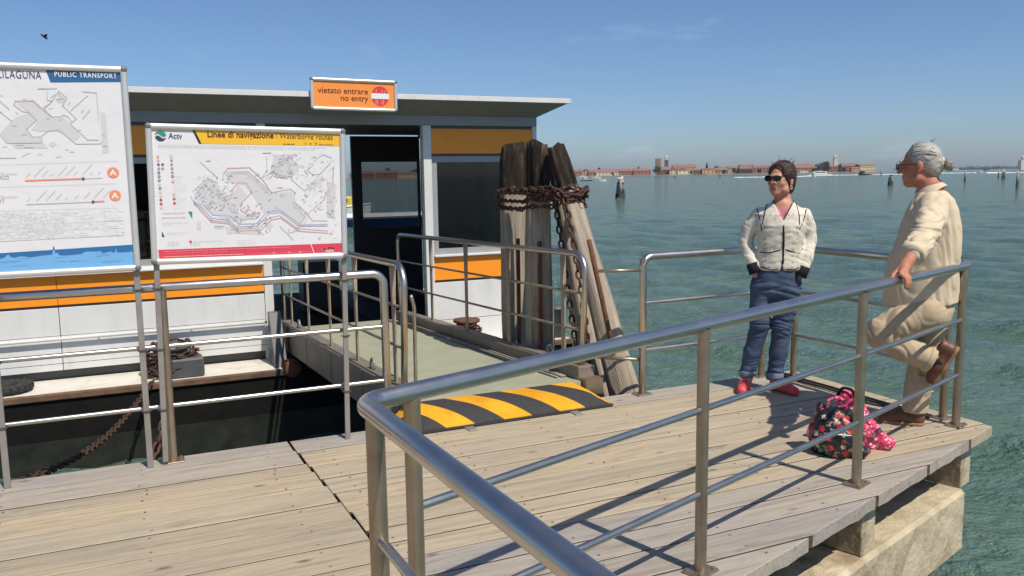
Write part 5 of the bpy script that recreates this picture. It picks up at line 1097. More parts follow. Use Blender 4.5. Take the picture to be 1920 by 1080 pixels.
link('hair', sdf_mesh('hair', w_hair, (-0.06, -0.16, 1.40), (0.26, 0.20, 1.70), 0.004), 'hair_dark', wo)
hm = T(HC) @ Matrix.Rotation(HY, 4, 'Z') @ Matrix.Rotation(R(-3), 4, 'X')
def strands(par, mw, c, r, n, seed, mat, y0, y1, end, lift=0.004, fly=10, wd=0.0024):
    # combed-back locks from the hairline to the bun, plus a few flyaway hairs
    rg = random.Random(seed); m = MB()
    for i in range(n):
        ph = R(-100)+R(200)*(i+rg.random())/n; pts = []; k = 9; jit = rg.uniform(-0.02, 0.02)
        for j in range(k+1):
            t = j/k; th = y0+(y1-y0)*t; sx = math.sin(ph)*math.sin(th+0.0)*(1-0.25*t); dz = math.cos(ph)*math.sin(th)*(1-0.1*t)
            if dz < -0.35: dz = -0.35
            p = Vector((c[0]+r[0]*sx*1.03+jit*t, c[1]-r[1]*math.cos(th)*1.02, c[2]+r[2]*dz*1.03+lift*rg.random()))
            if t > 0.75: p = p.lerp(Vector(end), (t-0.75)*3.2)
            pts.append(p)
        m.tube(pts, [wd*0.6]+[wd]*(k-1)+[wd*0.5], 5)
    for i in range(fly):
        ph = rg.uniform(-1.2, 1.2); th = rg.uniform(0.8, 2.2); p = Vector((c[0]+r[0]*math.sin(ph)*math.sin(th), c[1]-r[1]*math.cos(th), c[2]+r[2]*math.cos(ph)*math.sin(th)))
        d = Vector((math.sin(ph)*0.4, rg.uniform(0.2, 1.0), 0.5)).normalized(); L = rg.uniform(0.025, 0.06); m.tube([p, p+d*L*0.5+Vector((0, 0, 0.006)), p+d*L+Vector((rg.uniform(-0.01, 0.01), 0, -0.004))], [0.0011, 0.0009, 0.0005], 4)
    tag(m.build('hair_strands', mat, par, mw, True), kind='stuff')
strands(wo, hm, (0, 0.026, 0.036), (0.091, 0.110, 0.101), 46, 3, 'hair_dark', 0.62, 2.75, (0.01, 0.11, -0.01), 0.004, 26)
sg = MB()
m = MB()
for s in (-1, 1):
    pts = [(s*0.035+0.032*math.cos(a), 0, 0.006+0.025*math.sin(a)*(1.0 if math.sin(a) < 0 else 0.75)) for a in np.linspace(0, 6.283, 24, endpoint=False)]
    vs = [(x, -0.104-0.010*(1-((x)/0.07)**2), z) for x, _, z in pts]+[(x, -0.100-0.010*(1-((x)/0.07)**2), z) for x, _, z in pts]; n = 24
    m.add(vs, [tuple(range(n)), tuple(range(2*n-1, n-1, -1))]+[(i, n+i, n+(i+1) % n, (i+1) % n) for i in range(n)])
sl = m.build('sunglasses', 'lens_dark', wo, hm); fm = MB(); fm.tube([(-0.008, -0.114, 0.010), (0.008, -0.114, 0.010)], 0.003, 6)
for s in (-1, 1): fm.tube([(s*0.061, -0.100, 0.014), (s*0.074, -0.06, 0.014), (s*0.082, 0.005, 0.008)], 0.0028, 6)
tag(fm.build('glasses_frame', 'frame_black', sl), kind='stuff')
m = MB(); m.tube([(-0.022, -0.091, -0.0635), (-0.008, -0.0975, -0.061), (0.008, -0.0975, -0.061), (0.022, -0.091, -0.0635)], [0.002, 0.0045, 0.0045, 0.002], 8); m.tube([(-0.020, -0.090, -0.069), (0, -0.0955, -0.0725), (0.020, -0.090, -0.069)], [0.002, 0.0055, 0.002], 8); tag(m.build('lips', 'lips', wo, hm, True), kind='stuff')
for s in (-1, 1):
    m = MB(); pts = [(s*0.081+0.0, 0.010+0.011*math.sin(a), -0.056+0.013*math.cos(a)) for a in np.linspace(0, 6.283, 14)]; m.tube(pts, 0.0022, 5); m.build('earring', 'gold', wo, hm, True)

# ============ man in the linen shirt
mo0 = (2.52, 5.22); MBg = math.atan2(*mo0)
mn = thing('person', 'person with grey bun in cream linen shirt and khaki trousers, one foot raised', 'person', T((mo0[0], mo0[1], 0)) @ Matrix.Rotation(-MBg, 4, 'Z'), 'people on the jetty')
MC, MY = (-0.036, 0.0, 1.624), R(-101); HSC = 1.05
def m_head(Pn): return head_sdf(rotx(rotz(Pn, MC, MY)/HSC, R(4)), True)*HSC
RD = np.array([0.356, 0.934, 0.0]); RO = np.array([0.934, -0.356, 0.0]); RC = np.array([-0.094, -0.805, RH])      # rail direction, outward side and point under the hand
KB = RC+RO*0.010+np.array([0, 0, 0.041]); WR = RC+RD*0.092-RO*0.016+np.array([0, 0, 0.074])
def m_body(Pn):
    d = m_head(Pn); d = smin(d, chainc(Pn, [(-0.005, 0.0, 1.585), (0.025, 0.0, 1.50), (0.04, 0, 1.42)], [0.056, 0.060, 0.085]), 0.03)
    d = smin(d, loft(Pn, [0.74, 0.9, 1.1, 1.3, 1.42, 1.48], [0.04, 0.02, 0.03, 0.045, 0.05, 0.05], [0.04]*6, [0.13, 0.15, 0.15, 0.12, 0.09, 0.05], [0.13, 0.14, 0.14, 0.15, 0.14, 0.06]), 0.03)
    arm = chainc(Pn, [(0.048, -0.135, 1.395), (0.020, -0.395, 1.255), tuple(WR)], [0.05, 0.044, 0.029], 0.02); d = smin(d, arm, 0.02)
    d = smin(d, chainc(Pn, [(0.060, 0.165, 1.395), (0.10, 0.24, 1.14), (0.06, 0.22, 0.94), (0.04, 0.20, 0.87)], [0.05, 0.043, 0.03, 0.034], 0.02), 0.02)
    # palm over the rail, fingers closed on the outer side, thumb inside
    d = smin(d, cone(Pn, WR, KB-RD*0.028, 0.024, 0.015), 0.02); d = smin(d, cone(Pn, WR, KB+RD*0.022, 0.024, 0.015), 0.02)
    d = hand_fingers(Pn, d, KB-RD*0.034, RD*0.0195, RO*0.80-RD*0.22+np.array([0, 0, -0.55]), RO*-0.18+np.array([0, 0, -0.98]), 0.095, 0.0098)
    d = smin(d, chainc(Pn, [WR-RO*0.012-RD*0.02, KB-RO*0.048-RD*0.012+np.array([0, 0, -0.012]), KB-RO*0.046-RD*0.040+np.array([0, 0, -0.036])], [0.013, 0.0115, 0.0095], 0.01), 0.01)
    for p, r in (([(0.06, 0.075, 0.78), (0.035, 0.06, 0.42), (0.0, 0.03, 0.08)], [0.08, 0.055, 0.04]), ([(0.04, -0.085, 0.76), (-0.205, -0.12, 0.60), (0.09, -0.10, 0.455), (0.13, -0.10, 0.43)], [0.085, 0.06, 0.042, 0.04])): d = smin(d, chainc(Pn, p, r), 0.02)
    return d
link('body', sdf_mesh('body', m_body, (-0.34, -0.93, 0.02), (0.30, 0.34, 1.80), 0.0055), 'skin_man', mn)
def m_shirt(Pn):
    d = loft(Pn, [0.715, 0.80, 0.92, 1.035, 1.15, 1.27, 1.36, 1.42, 1.475], [0.010, 0.005, 0.004, 0.014, 0.030, 0.040, 0.046, 0.048, 0.040], [0.04, 0.04, 0.04, 0.04, 0.04, 0.035, 0.03, 0.02, 0.0], [0.196, 0.206, 0.208, 0.200, 0.184, 0.164, 0.140, 0.112, 0.068], [0.178, 0.186, 0.188, 0.190, 0.198, 0.205, 0.195, 0.150, 0.075], 0.03, 2.25)
    d = smin(d, chainc(Pn, [(0.052, -0.130, 1.388), (0.038, -0.265, 1.310), (0.018, -0.400, 1.242), (-0.018, -0.520, 1.182), (-0.045, -0.600, 1.142)], [0.084, 0.078, 0.073, 0.064, 0.058], 0.02), 0.03)
    d = smin(d, chainc(Pn, [(0.062, 0.165, 1.385), (0.10, 0.235, 1.15), (0.075, 0.225, 1.00)], [0.084, 0.078, 0.066], 0.02), 0.03)
    d = d+fold(Pn, 0.0095, 15, 2, (1.2, 1.2, 0.34))+fold(Pn, 0.0045, 30, 4, (1.0, 1.0, 0.45))+2.0*wrinkle(Pn, 0.004, 40, 9, (0.5, 0.5, 1.7))*np.exp(-((Pn[:, 1]+0.46)/0.14)**2)
    hem = 0.770+0.022*np.sin((Pn[:, 0]-0.02)*9)+0.012*np.cos(Pn[:, 1]*11); d = smax(d, hem-0.012-Pn[:, 2], 0.006)
    d = smax(d, -loft(Pn, [0.66, 0.84], [0.010, 0.010], [0.04, 0.04], [0.176, 0.165], [0.158, 0.150], 0.01), 0.006)
    return smax(d, -cone(Pn, (0.03, 0.0, 1.43), (-0.005, 0.0, 1.56), 0.060, 0.078), 0.006)
link('shirt', sdf_mesh('shirt', m_shirt, (-0.24, -0.70, 0.70), (0.26, 0.33, 1.50), 0.0055), 'shirt', mn)
def m_collar(Pn):
    q = Pn-np.array([0.026, 0.0, 1.480], f32); ang = R(24); y = q[:, 1]; x = q[:, 0]*math.cos(ang)+q[:, 2]*math.sin(ang)*1.0; z = -q[:, 0]*math.sin(ang)+q[:, 2]*math.cos(ang)
    r = np.sqrt((x/1.12)**2+y**2); d = np.abs(r-(0.074-0.45*z))-0.0045; d = smax(d, np.abs(z)-(0.022+0.005*np.sin(3*np.arctan2(y, x))), 0.004); return smax(d, -(x+0.083), 0.004)
link('collar', sdf_mesh('collar', m_collar, (-0.12, -0.13, 1.41), (0.16, 0.13, 1.59), 0.004), 'shirt', mn)
cu0, cu1 = np.array([-0.040, -0.588, 1.150]), np.array([-0.052, -0.628, 1.130]); m = MB(); dd = (cu1-cu0)/np.linalg.norm(cu1-cu0)
m.tube([tuple(cu0-dd*0.012), tuple(cu0+dd*0.006), tuple(cu0+dd*0.026), tuple(cu1), tuple(cu1-dd*0.004)], [0.058, 0.070, 0.071, 0.066, 0.050], 22); m.build('rolled_cuff', 'shirt', mn, None, True)
def m_pants(Pn):
    d = loft(Pn, [0.66, 0.74, 0.82, 0.95], [0.045, 0.030, 0.015, 0.01], [0.02, 0.03, 0.035, 0.035], [0.13, 0.160, 0.165, 0.150], [0.14, 0.160, 0.150, 0.140], 0.03, 2.2)
    d = smin(d, chainc(Pn, [(0.078, 0.070, 0.74), (0.058, 0.065, 0.58), (0.038, 0.055, 0.42), (0.018, 0.04, 0.25), (0.002, 0.025, 0.105)], [0.110, 0.095, 0.082, 0.077, 0.075], 0.02), 0.03)
    d = smin(d, chainc(Pn, [(0.040, -0.080, 0.735), (-0.090, -0.105, 0.672), (-0.208, -0.122, 0.605)], [0.112, 0.105, 0.094], 0.02), 0.03)
    d = smin(d, chainc(Pn, [(-0.205, -0.120, 0.595), (-0.07, -0.112, 0.515), (0.062, -0.100, 0.455)], [0.090, 0.080, 0.076], 0.02), 0.02)
    kn = np.exp(-((Pn[:, 0]+0.16)/0.10)**2)*(Pn[:, 1] < 0)+0.4; d = d+fold(Pn, 0.008, 20, 6, (1.6, 0.6, 0.9))*kn+fold(Pn, 0.0035, 26, 3, (1, 1, 0.5))
    d = smax(d, 0.085-Pn[:, 2], 0.006); sh = np.array([0.89, 0.08, -0.42]); c0 = np.array([0.076, -0.10, 0.450], f32); near = (np.abs(Pn[:, 1]+0.10) < 0.11)&(Pn[:, 2] < 0.62)&(Pn[:, 2] > 0.33)
    pl = (Pn-c0) @ sh.astype(f32); return np.where(near & (Pn[:, 0] > 0.0) & (Pn[:, 1] < -0.02), np.maximum(d, pl), d)
link('trousers', sdf_mesh('trousers', m_pants, (-0.34, -0.26, 0.06), (0.24, 0.21, 0.98), 0.0055), 'chino', mn)
m = MB(); ax = np.array([0.89, 0.08, -0.42]); ax = ax/np.linalg.norm(ax); c0 = np.array([0.060, -0.101, 0.457]); m.tube([tuple(c0-ax*0.012), tuple(c0), tuple(c0+ax*0.026), tuple(c0+ax*0.034)], [0.074, 0.083, 0.084, 0.070], 24); m.build('turn_up', 'chino', mn, None, True)
m = MB(); m.tube([(0.062, -0.10, 0.458), (0.105, -0.100, 0.440), (0.135, -0.100, 0.428)], [0.050, 0.052, 0.050], 18); m.build('sock', 'sock', mn, None, True)
def shoe(nm, heel, toe, sole_n, w=0.045):
    heel, toe, sn_ = np.array(heel, float), np.array(toe, float), np.array(sole_n, float); sn_ /= np.linalg.norm(sn_)
    def up_(Pn):
        a = heel-sn_*0.045; b = toe-sn_*0.030; mid = a*0.42+b*0.58-sn_*0.012; d = chainc(Pn, [a, mid, b], [w*0.86, w*1.02, w*0.86], 0.025); ank = a-sn_*0.045; d = smin(d, cone(Pn, a, ank, w*0.86, w*0.90), 0.02)
        d = smax(d, (Pn-heel.astype(f32)) @ sn_.astype(f32)+0.012, 0.004); return smax(d, -cone(Pn, ank+0*sn_, ank-sn_*0.06, w*0.72, w*0.85), 0.004)
    def so_(Pn):
        a = heel-sn_*0.012; b = toe-sn_*0.012; d = chainc(Pn, [a, a*0.45+b*0.55, b], [w*0.9, w*1.06, w*0.92], 0.02); return smax(d, np.abs((Pn-(heel-sn_*0.011).astype(f32)) @ sn_.astype(f32))-0.011, 0.004)
    lo = np.minimum(heel, toe)-0.12; hi = np.maximum(heel, toe)+0.12; u = link(nm, sdf_mesh(nm, up_, lo, hi, 0.0048), 'leather', mn); link('sole', sdf_mesh('sole', so_, lo, hi, 0.0048), 'sole', u)
shoe('shoe', (0.020, 0.022, 0.0), (-0.165, 0.010, 0.0), (0, 0, -1), 0.047)
shoe('shoe', (0.215, -0.10, 0.500), (0.120, -0.10, 0.320), (0.884, 0, -0.467), 0.045)
def m_hair(Pn):
    q = rotx(rotz(Pn, MC, MY)/HSC, R(4)); d = ell(q, (0, 0.024, 0.040), (0.080, 0.098, 0.093)); d = smin(d, ell(q, (0, 0.075, -0.020), (0.055, 0.045, 0.055)), 0.03); d = smin(d, ell(q, (0, 0.110, 0.005), (0.030, 0.03, 0.03)), 0.02)
    d = d+wrinkle(q, 0.0026, 120, 6, (1, 0.3, 0.5)); face = ell(q, (0, -0.105, -0.030), (0.100, 0.115, 0.122)); d = smax(d, -face, 0.010); return smax(d, -np.maximum(q[:, 2]+0.035, q[:, 1]-0.035), 0.01)*HSC
link('hair', sdf_mesh('hair', m_hair, (-0.16, -0.16, 1.50), (0.16, 0.16, 1.80), 0.004), 'hair_grey', mn)
def m_bun(Pn): q = rotz(Pn, MC, MY)/HSC; d = ell(q, (0, 0.150, 0.006), (0.028, 0.026, 0.030)); return (smin(d, ell(q, (0, 0.158, -0.014), (0.018, 0.02, 0.022)), 0.015)+wrinkle(q, 0.003, 150, 2))*HSC
bn = link('bun', sdf_mesh('bun', m_bun, (0.05, -0.10, 1.55), (0.22, 0.10, 1.72), 0.004), hair_mat('bun_hair', (0.07, 0.055, 0.045), (0.40, 0.36, 0.30)), mn)
hm = T(MC) @ Matrix.Rotation(MY, 4, 'Z') @ Matrix.Rotation(R(4), 4, 'X') @ Matrix.Scale(HSC, 4)
strands(mn, hm, (0, 0.024, 0.040), (0.080, 0.098, 0.093), 46, 5, 'hair_grey', 0.95, 2.75, (0, 0.125, 0.004), 0.004, 22)
m = MB(); m.tube([(0.026*math.cos(a), 0.128+0.0*a, 0.006+0.026*math.sin(a)) for a in np.linspace(0, 6.283, 18)], 0.005, 6); m.build('hair_tie', 'shirt', mn, hm, True)
m = MB()
for s in (-1, 1):
    pts = [(s*0.033+0.027*math.cos(a), -0.112, 0.004+0.017*math.sin(a)) for a in np.linspace(0, 6.283, 20)]; m.tube(pts, 0.0028, 6); m.tube([(s*0.060, -0.110, 0.010), (s*0.078, -0.05, 0.012), (s*0.083, 0.005, 0.006), (s*0.083, 0.022, -0.016)], 0.0027, 6)
m.tube([(-0.007, -0.112, 0.008), (0, -0.115, 0.011), (0.007, -0.112, 0.008)], 0.0026, 6); gf = m.build('glasses', 'frame_black', mn, hm, True)
for s in (-1, 1): m = MB(); m.disc(0, 0, 0.026, 0, 18, 0.62); m.build('lens', 'lens_clear', gf, T((s*0.033, -0.112, 0.004)) @ Matrix.Rotation(R(90), 4, 'X'))
for s in (-1, 1):
    m = MB(); m.tube([(s*0.012, -0.096, 0.026), (s*0.030, -0.0975, 0.034), (s*0.050, -0.085, 0.028)], [0.004, 0.006, 0.003], 6); m.build('eyebrow', 'hair_grey', mn, hm, True)
m = MB(); m.tube([tuple(KB+RD*0.010+RO*0.012+np.array([0.0, 0, -0.016])+0.011*(RD*math.cos(a)+(RO*0.78+np.array([0, 0, 0.62]))*math.sin(a))) for a in np.linspace(0, 6.283, 14)], 0.0022, 5); m.build('ring', 'gold', mn, None, True)

# ============ bags on the deck
BG = thing('backpack', 'black floral oilcloth backpack standing on the deck behind the railing post', 'bag', T((1.885, 4.70, 0)) @ Matrix.Rotation(-R(21.7), 4, 'Z') @ Matrix.Scale(0.9, 4))
def bag1(Pn):
    d = loft(Pn, [0.002, 0.05, 0.14, 0.22, 0.275, 0.30], [-0.045, -0.050, -0.055, -0.060, -0.062, -0.062], [0.0]*6, [0.150, 0.163, 0.158, 0.140, 0.105, 0.070], [0.115, 0.125, 0.118, 0.100, 0.070, 0.045], 0.025, 2.5)
    d = smin(d, ell(Pn, (-0.05, -0.105, 0.10), (0.095, 0.045, 0.085)), 0.02); d = smin(d, ell(Pn, (0.085, -0.05, 0.045), (0.06, 0.07, 0.045)), 0.02); d = smin(d, ell(Pn, (-0.155, 0.0, 0.29), (0.022, 0.03, 0.035)), 0.02)
    return d+wrinkle(Pn, 0.009, 26, 3)+wrinkle(Pn, 0.004, 60, 5)
link('bag_body', sdf_mesh('bag_body', bag1, (-0.26, -0.18, -0.01), (0.20, 0.16, 0.36), 0.0055), 'floral', BG)
m = MB(); m.tube([(-0.115, -0.02, 0.285), (-0.105, -0.02, 0.35), (-0.05, -0.02, 0.368), (-0.01, -0.02, 0.34), (-0.005, -0.02, 0.285)], 0.012, 10, 0.03); m.build('handle', 'pinkprint', BG, None, True)
m = MB(); m.tube([(0.02, -0.05, 0.27), (0.055, -0.09, 0.22), (0.075, -0.105, 0.14), (0.07, -0.10, 0.06)], 0.011, 8, 0.03); m.build('strap', 'black_knit', BG, None, True)
m = MB(); m.tube([(-0.20, -0.01, 0.20), (-0.215, -0.01, 0.12), (-0.20, -0.01, 0.05)], [0.012, 0.02, 0.012], 10); m.build('side_trim', 'pinkprint', BG, None, True)
m = MB(); m.tube([(-0.13, -0.118, 0.155), (-0.05, -0.155, 0.165), (0.035, -0.115, 0.155)], 0.004, 6); m.build('pocket_zip', 'gold', BG, None, True)
PG = thing('tote_bag', 'pink and white patterned cloth bag slumped behind the black backpack', 'bag', T((2.02, 4.86, 0)) @ Matrix.Rotation(-R(22.5), 4, 'Z') @ Matrix.Scale(0.93, 4))
def bag2(Pn):
    d = loft(Pn, [0.002, 0.06, 0.14, 0.22, 0.30], [0.02, 0.015, 0.0, -0.04, -0.075], [0.0]*5, [0.150, 0.135, 0.120, 0.10, 0.060], [0.085, 0.09, 0.08, 0.07, 0.045], 0.025, 2.3); d = smin(d, ell(Pn, (-0.085, -0.01, 0.32), (0.055, 0.045, 0.035)), 0.03); d = smin(d, ell(Pn, (0.155, -0.03, 0.045), (0.06, 0.05, 0.04)), 0.03)
    return d+wrinkle(Pn, 0.012, 24, 8)+wrinkle(Pn, 0.005, 55, 4)
link('bag_body', sdf_mesh('bag_body', bag2, (-0.20, -0.15, -0.01), (0.26, 0.14, 0.40), 0.006), 'pinkprint', PG)
m = MB(); m.tube([(-0.13, -0.03, 0.31), (-0.10, -0.05, 0.375), (-0.04, -0.05, 0.365), (-0.02, -0.03, 0.30)], 0.010, 8, 0.03); m.build('handle', 'black_knit', PG, None, True)

# ------------------------------------------------------------------ the far shore
WC = {k: M('wall_'+k, c, 0.9, var=0.15, scale=0.5, dirt=tuple(x*0.6 for x in c), dscale=0.3, damt=0.35) for k, c in dict(brick=(0.27, 0.145, 0.105), pink=(0.52, 0.28, 0.22), brown=(0.26, 0.17, 0.11), white=(0.66, 0.62, 0.52), terracotta=(0.31, 0.155, 0.11), darkbrick=(0.16, 0.085, 0.07), cream=(0.58, 0.47, 0.29), ochre=(0.46, 0.30, 0.16),
      orange=(0.52, 0.32, 0.13), greywhite=(0.42, 0.42, 0.38), shed=(0.10, 0.085, 0.075), yellow=(0.66, 0.58, 0.33)).items()}
ROOF = {'tile': M('roof_tile', (0.26, 0.135, 0.095), 0.9, var=0.25, scale=0.8, dirt=(0.18, 0.09, 0.065), dscale=0.4, damt=0.6), 'grey': M('roof_grey', (0.25, 0.25, 0.25), 0.9)}
MAT['pane'] = flat('dark_pane', (0.03, 0.032, 0.035), 0.2); MAT['quay'] = M('quay_stone', (0.30, 0.26, 0.21), 0.9, var=0.2, scale=0.3); MAT['leaf'] = M('foliage', (0.065, 0.085, 0.035), 0.9, var=0.4, scale=0.9); MAT['leaf_dark'] = M('foliage_dark', (0.03, 0.045, 0.03), 0.9, var=0.4, scale=0.9); MAT['bark'] = M('bark', (0.07, 0.055, 0.04), 0.9)
MAT['foam'] = M('wake_foam', (0.72, 0.76, 0.78), 0.8, var=0.15, scale=0.6); MAT['boat_white'] = M('boat_white', (0.72, 0.72, 0.70), 0.4, var=0.05); MAT['boat_blue'] = M('boat_blue', (0.025, 0.07, 0.24), 0.4, var=0.1); MAT['boat_dark'] = M('boat_dark', (0.03, 0.03, 0.035), 0.5); MAT['boat_wood'] = M('boat_wood', (0.20, 0.11, 0.05), 0.5); MAT['boat_yellow'] = M('boat_yellow', (0.65, 0.50, 0.06), 0.5)
m = MB(); rs = random.Random(2); n = 60; xs = np.linspace(-420, 424, n); top = [(x, 984+rs.uniform(-3, 3)) for x in xs]; m.prism(top+[(424, 1110), (-420, 1110)], WATER-1, 0.25); tag(m.build('far_shore', 'quay'), 'low stone shore of the town island across the lagoon', None, None, 'structure')
houses = [
(73.7, 83.6, 1000, 5.1, 7.6, 'brick', 'tile', 'small brick house, leftmost on the far shore beside the mooring piles'),
(84.7, 93.4, 1012, 5.9, 8.4, 'pink', 'tile', 'narrow pink house with red roof near the left end of the far shore'),
(91.1, 99.1, 1000, 4.2, 6.7, 'brown', 'tile', 'low brown house left of the long white terrace on the far shore'),
(97.9, 125.8, 1000, 3.3, 7.4, 'white', 'tile', 'long white terrace under a red roof on the far shore'),
(125.3, 145.2, 1006, 4.9, 7.7, 'brick', 'tile', 'long red brick warehouse right of the white terrace on the far shore'),
(143.4, 163.9, 1002, 4.9, 7.7, 'terracotta', 'tile', 'long terracotta row house left of the rounded tree on the far shore'),
(172.9, 185.9, 1000, 5.7, 9.2, 'darkbrick', 'tile', 'dark brick house below the square tower on the far shore'),
(184.5, 193.2, 996, 5.3, 8.4, 'cream', 'tile', 'cream house with dark windows at the foot of the bell tower'),
(196.5, 224.9, 1040, 8.1, 12.0, 'ochre', 'tile', 'large church nave with long red roof right of the bell tower'),
(193.4, 203.9, 994, 4.8, 7.3, 'white', 'tile', 'white gabled boathouse with tall windows on the far shore'),
(205.1, 213.2, 1000, 4.0, 5.9, 'white', 'tile', 'low white house right of the white boathouse on the far shore'),
(212.5, 223.7, 1000, 4.5, 6.4, 'darkbrick', 'tile', 'dark red shed left of the ochre building on the far shore'),
(222.4, 236.6, 997, 5.6, 6.8, 'orange', 'tile', 'ochre building with flat front near the pointed conifer'),
(237.3, 253.4, 1000, 4.4, 7.2, 'brown', 'tile', 'brown house right of the ochre building on the far shore'),
(247.2, 254.7, 1010, 5.7, 8.2, 'cream', 'tile', 'small cream house peeping over the brown one on the far shore'),
(254.4, 266.9, 1004, 6.4, 8.9, 'greywhite', 'tile', 'pale grey house left of the dark boat shed on the far shore'),
(264.5, 279.7, 992, 5.6, 8.3, 'shed', 'tile', 'dark open boat shed in front of the red brick hall'),
(272.4, 291.4, 1020, 8.5, 10.7, 'terracotta', 'tile', 'red brick hall rising behind the dark boat shed'),
(284.2, 302.9, 1008, 6.6, 9.4, 'brick', 'tile', 'red brick house just left of the head of the person in sunglasses'),
(303.5, 328.5, 1004, 5.9, 8.8, 'brick', 'tile', 'long brick house mostly hidden by the head of the person in sunglasses'),
(329.8, 357.3, 1010, 5.6, 10.3, 'terracotta', 'tile', 'long hall with broad red roof right of the tall thin chimney'),
(333.1, 342.9, 990, 2.4, 3.6, 'white', 'grey', 'low white hut on the quay below the broad red roof'),
(376.1, 392.4, 1024, 6.4, 9.2, 'brick', 'tile', 'brick house left of the white bell tower on the far shore'),
(386.8, 405.9, 1004, 6.9, 10.3, 'terracotta', 'tile', 'red brick church body at the foot of the white bell tower'),
(392.8, 402.4, 990, 4.0, 5.8, 'pink', 'tile', 'low pink house left of the yellow palace on the far shore'),
(403.5, 420.9, 994, 7.2, 8.5, 'yellow', 'tile', 'pale yellow palace with rows of windows at the right end of the town'),
(-187.1, -159.2, 1000, 6.3, 9.4, 'brick', 'tile', 'brick house across the lagoon seen left in the open shelter'),
(-157.8, -132.7, 1010, 6.6, 9.7, 'terracotta', 'tile', 'red hall across the lagoon seen in the middle of the shelter window'),
(-131.4, -97.3, 1000, 5.4, 7.9, 'cream', 'tile', 'cream house across the lagoon seen right in the shelter window')]
wpan = MB().box(-0.5, 0.5, -0.06, 0.05, 0, 1).mesh('window'); wpan.materials.append(MAT['pane'])
for hi_, (x0, x1, y, ev, rg, wc, rc, lab) in enumerate(houses):
    cx = (x0+x1)/2; w = x1-x0; dp = 9+(hi_ % 3)*2; t = thing('house', lab, 'building', T((cx, y, 0.25)), 'buildings along the far shore')
    m = MB(); m.box(-w/2, w/2, 0, dp, 0, ev-0.25); wl = m.build('wall', WC[wc], t)
    gable = w < 11 and hi_ % 2 == 1 or 'gabled' in lab
    m = MB(); E0, G0 = ev-0.25, rg-0.25; o = 0.35
    if gable: m.add([(-w/2-o, -o, E0), (w/2+o, -o, E0), (0, -o, G0), (-w/2-o, dp+o, E0), (w/2+o, dp+o, E0), (0, dp+o, G0)], [(0, 1, 2), (5, 4, 3), (0, 2, 5, 3), (2, 1, 4, 5), (1, 0, 3, 4)])
    else: m.add([(-w/2-o, -o, E0), (w/2+o, -o, E0), (w/2+o-1.2, dp/2, G0), (-w/2-o+1.2, dp/2, G0), (-w/2-o, dp+o, E0), (w/2+o, dp+o, E0)], [(0, 1, 2, 3), (5, 4, 3, 2), (1, 5, 2), (4, 0, 3), (0, 4, 5, 1)])
    rf = m.build('roof', ROOF[rc], t)
    if hi_ % 2 == 0: m = MB(); m.box(w*0.2, w*0.2+0.7, dp*0.45, dp*0.45+0.7, E0, G0+0.9); m.build('chimney', WC['brick'], rf)
    rows = 2 if ev > 4.6 else 1; nw = max(2, int(w/(2.3 if wc == 'yellow' else 3.6)))
    if wc == 'shed': nw = 0; m = MB(); m.box(-w/2+0.8, w/2-0.8, -0.05, -0.01, 0.1, ev-1.5); m.build('opening', 'pane', t)
    for r in range(rows):
        for k in range(nw):
            ww = 1.1; hh = min(1.7, (ev-1.2)/rows*0.6); ob = bpy.data.objects.new('window', wpan); COL.objects.link(ob); ob.parent = t; ob.matrix_local = T((-w/2+w*(k+0.5)/nw, 0, 0.8+r*(ev-0.7)/rows)) @ Matrix.Diagonal((ww, 1, hh, 1))
def tower(name, lab, x, y, w, h, mat, mat2, dome):
    t = thing(name, lab, 'tower', T((x, y, 0.25))); m = MB(); m.box(-w/2, w/2, -w/2, w/2, 0, h*(0.8 if dome else 1)); m.build('shaft', mat, t)
    if dome:
        m = MB(); m.box(-w*0.56, w*0.56, -w*0.56, w*0.56, h*0.8, h*0.815); m.box(-w*0.56, w*0.56, -w*0.56, w*0.56, h*0.93, h*0.945)
        for a in (-1, 1):
            for b in (-1, 1): m.box(a*w*0.4-w*0.12, a*w*0.4+w*0.12, b*w*0.4-w*0.12, b*w*0.4+w*0.12, h*0.815, h*0.93)
        m.build('belfry', mat2, t); m = MB(); m.lathe([(w*0.42, h*0.945), (w*0.42, h*0.965), (w*0.36, h*0.995), (w*0.2, h*1.02), (0.05, h*1.03), (0.04, h*1.09)], 14); m.build('dome', mat2, t, None, True)
    else:
        m = MB()
        for a in np.linspace(-w/2+0.3, w/2-0.3, 4): m.box(a-0.3, a+0.3, -w/2, -w/2+0.5, h, h+0.6)
        tag(m.build('battlement', mat, t), kind='stuff')
    for k in range(3): ob = bpy.data.objects.new('window', wpan); COL.objects.link(ob); ob.parent = t; ob.matrix_local = T((0, -w/2, h*(0.25+0.2*k))) @ Matrix.Diagonal((0.6, 1, 1.2, 1))
tower('square_tower', 'square brown brick tower without spire, left of the slim bell tower', 176.9, 1030, 5.8, 18.8, WC['brown'], WC['brown'], False)
tower('bell_tower', 'slim dark brick bell tower with pale dome on the far shore', 187.1, 1032, 3.9, 21.5, WC['darkbrick'], WC['white'], True)
tower('bell_tower', 'white bell tower near the right end of the far town', 388.5, 1030, 4.0, 19.0, WC['white'], WC['white'], True)
m = MB(); m.lathe([(0.9, 0), (0.6, 13.4), (0.75, 13.5), (0.7, 13.9)], 12); o = m.build('chimney_stack', WC['darkbrick'], None, T((330.3, 1006, 0)), True); tag(o, 'tall thin brick chimney beside the head of the person in sunglasses', 'chimney')
lh = thing('white_tower', 'squat white domed tower at the right edge of the photograph', 'tower', T((894, 1500, 0))); m = MB(); m.box(-7, 7, -5, 5, -1, 15); m.build('block', WC['white'], lh); m = MB(); m.lathe([(4.6, 15), (4.6, 18), (4.2, 20), (3, 22), (0.2, 23.4)], 16); m.build('dome', WC['white'], lh, None, True)
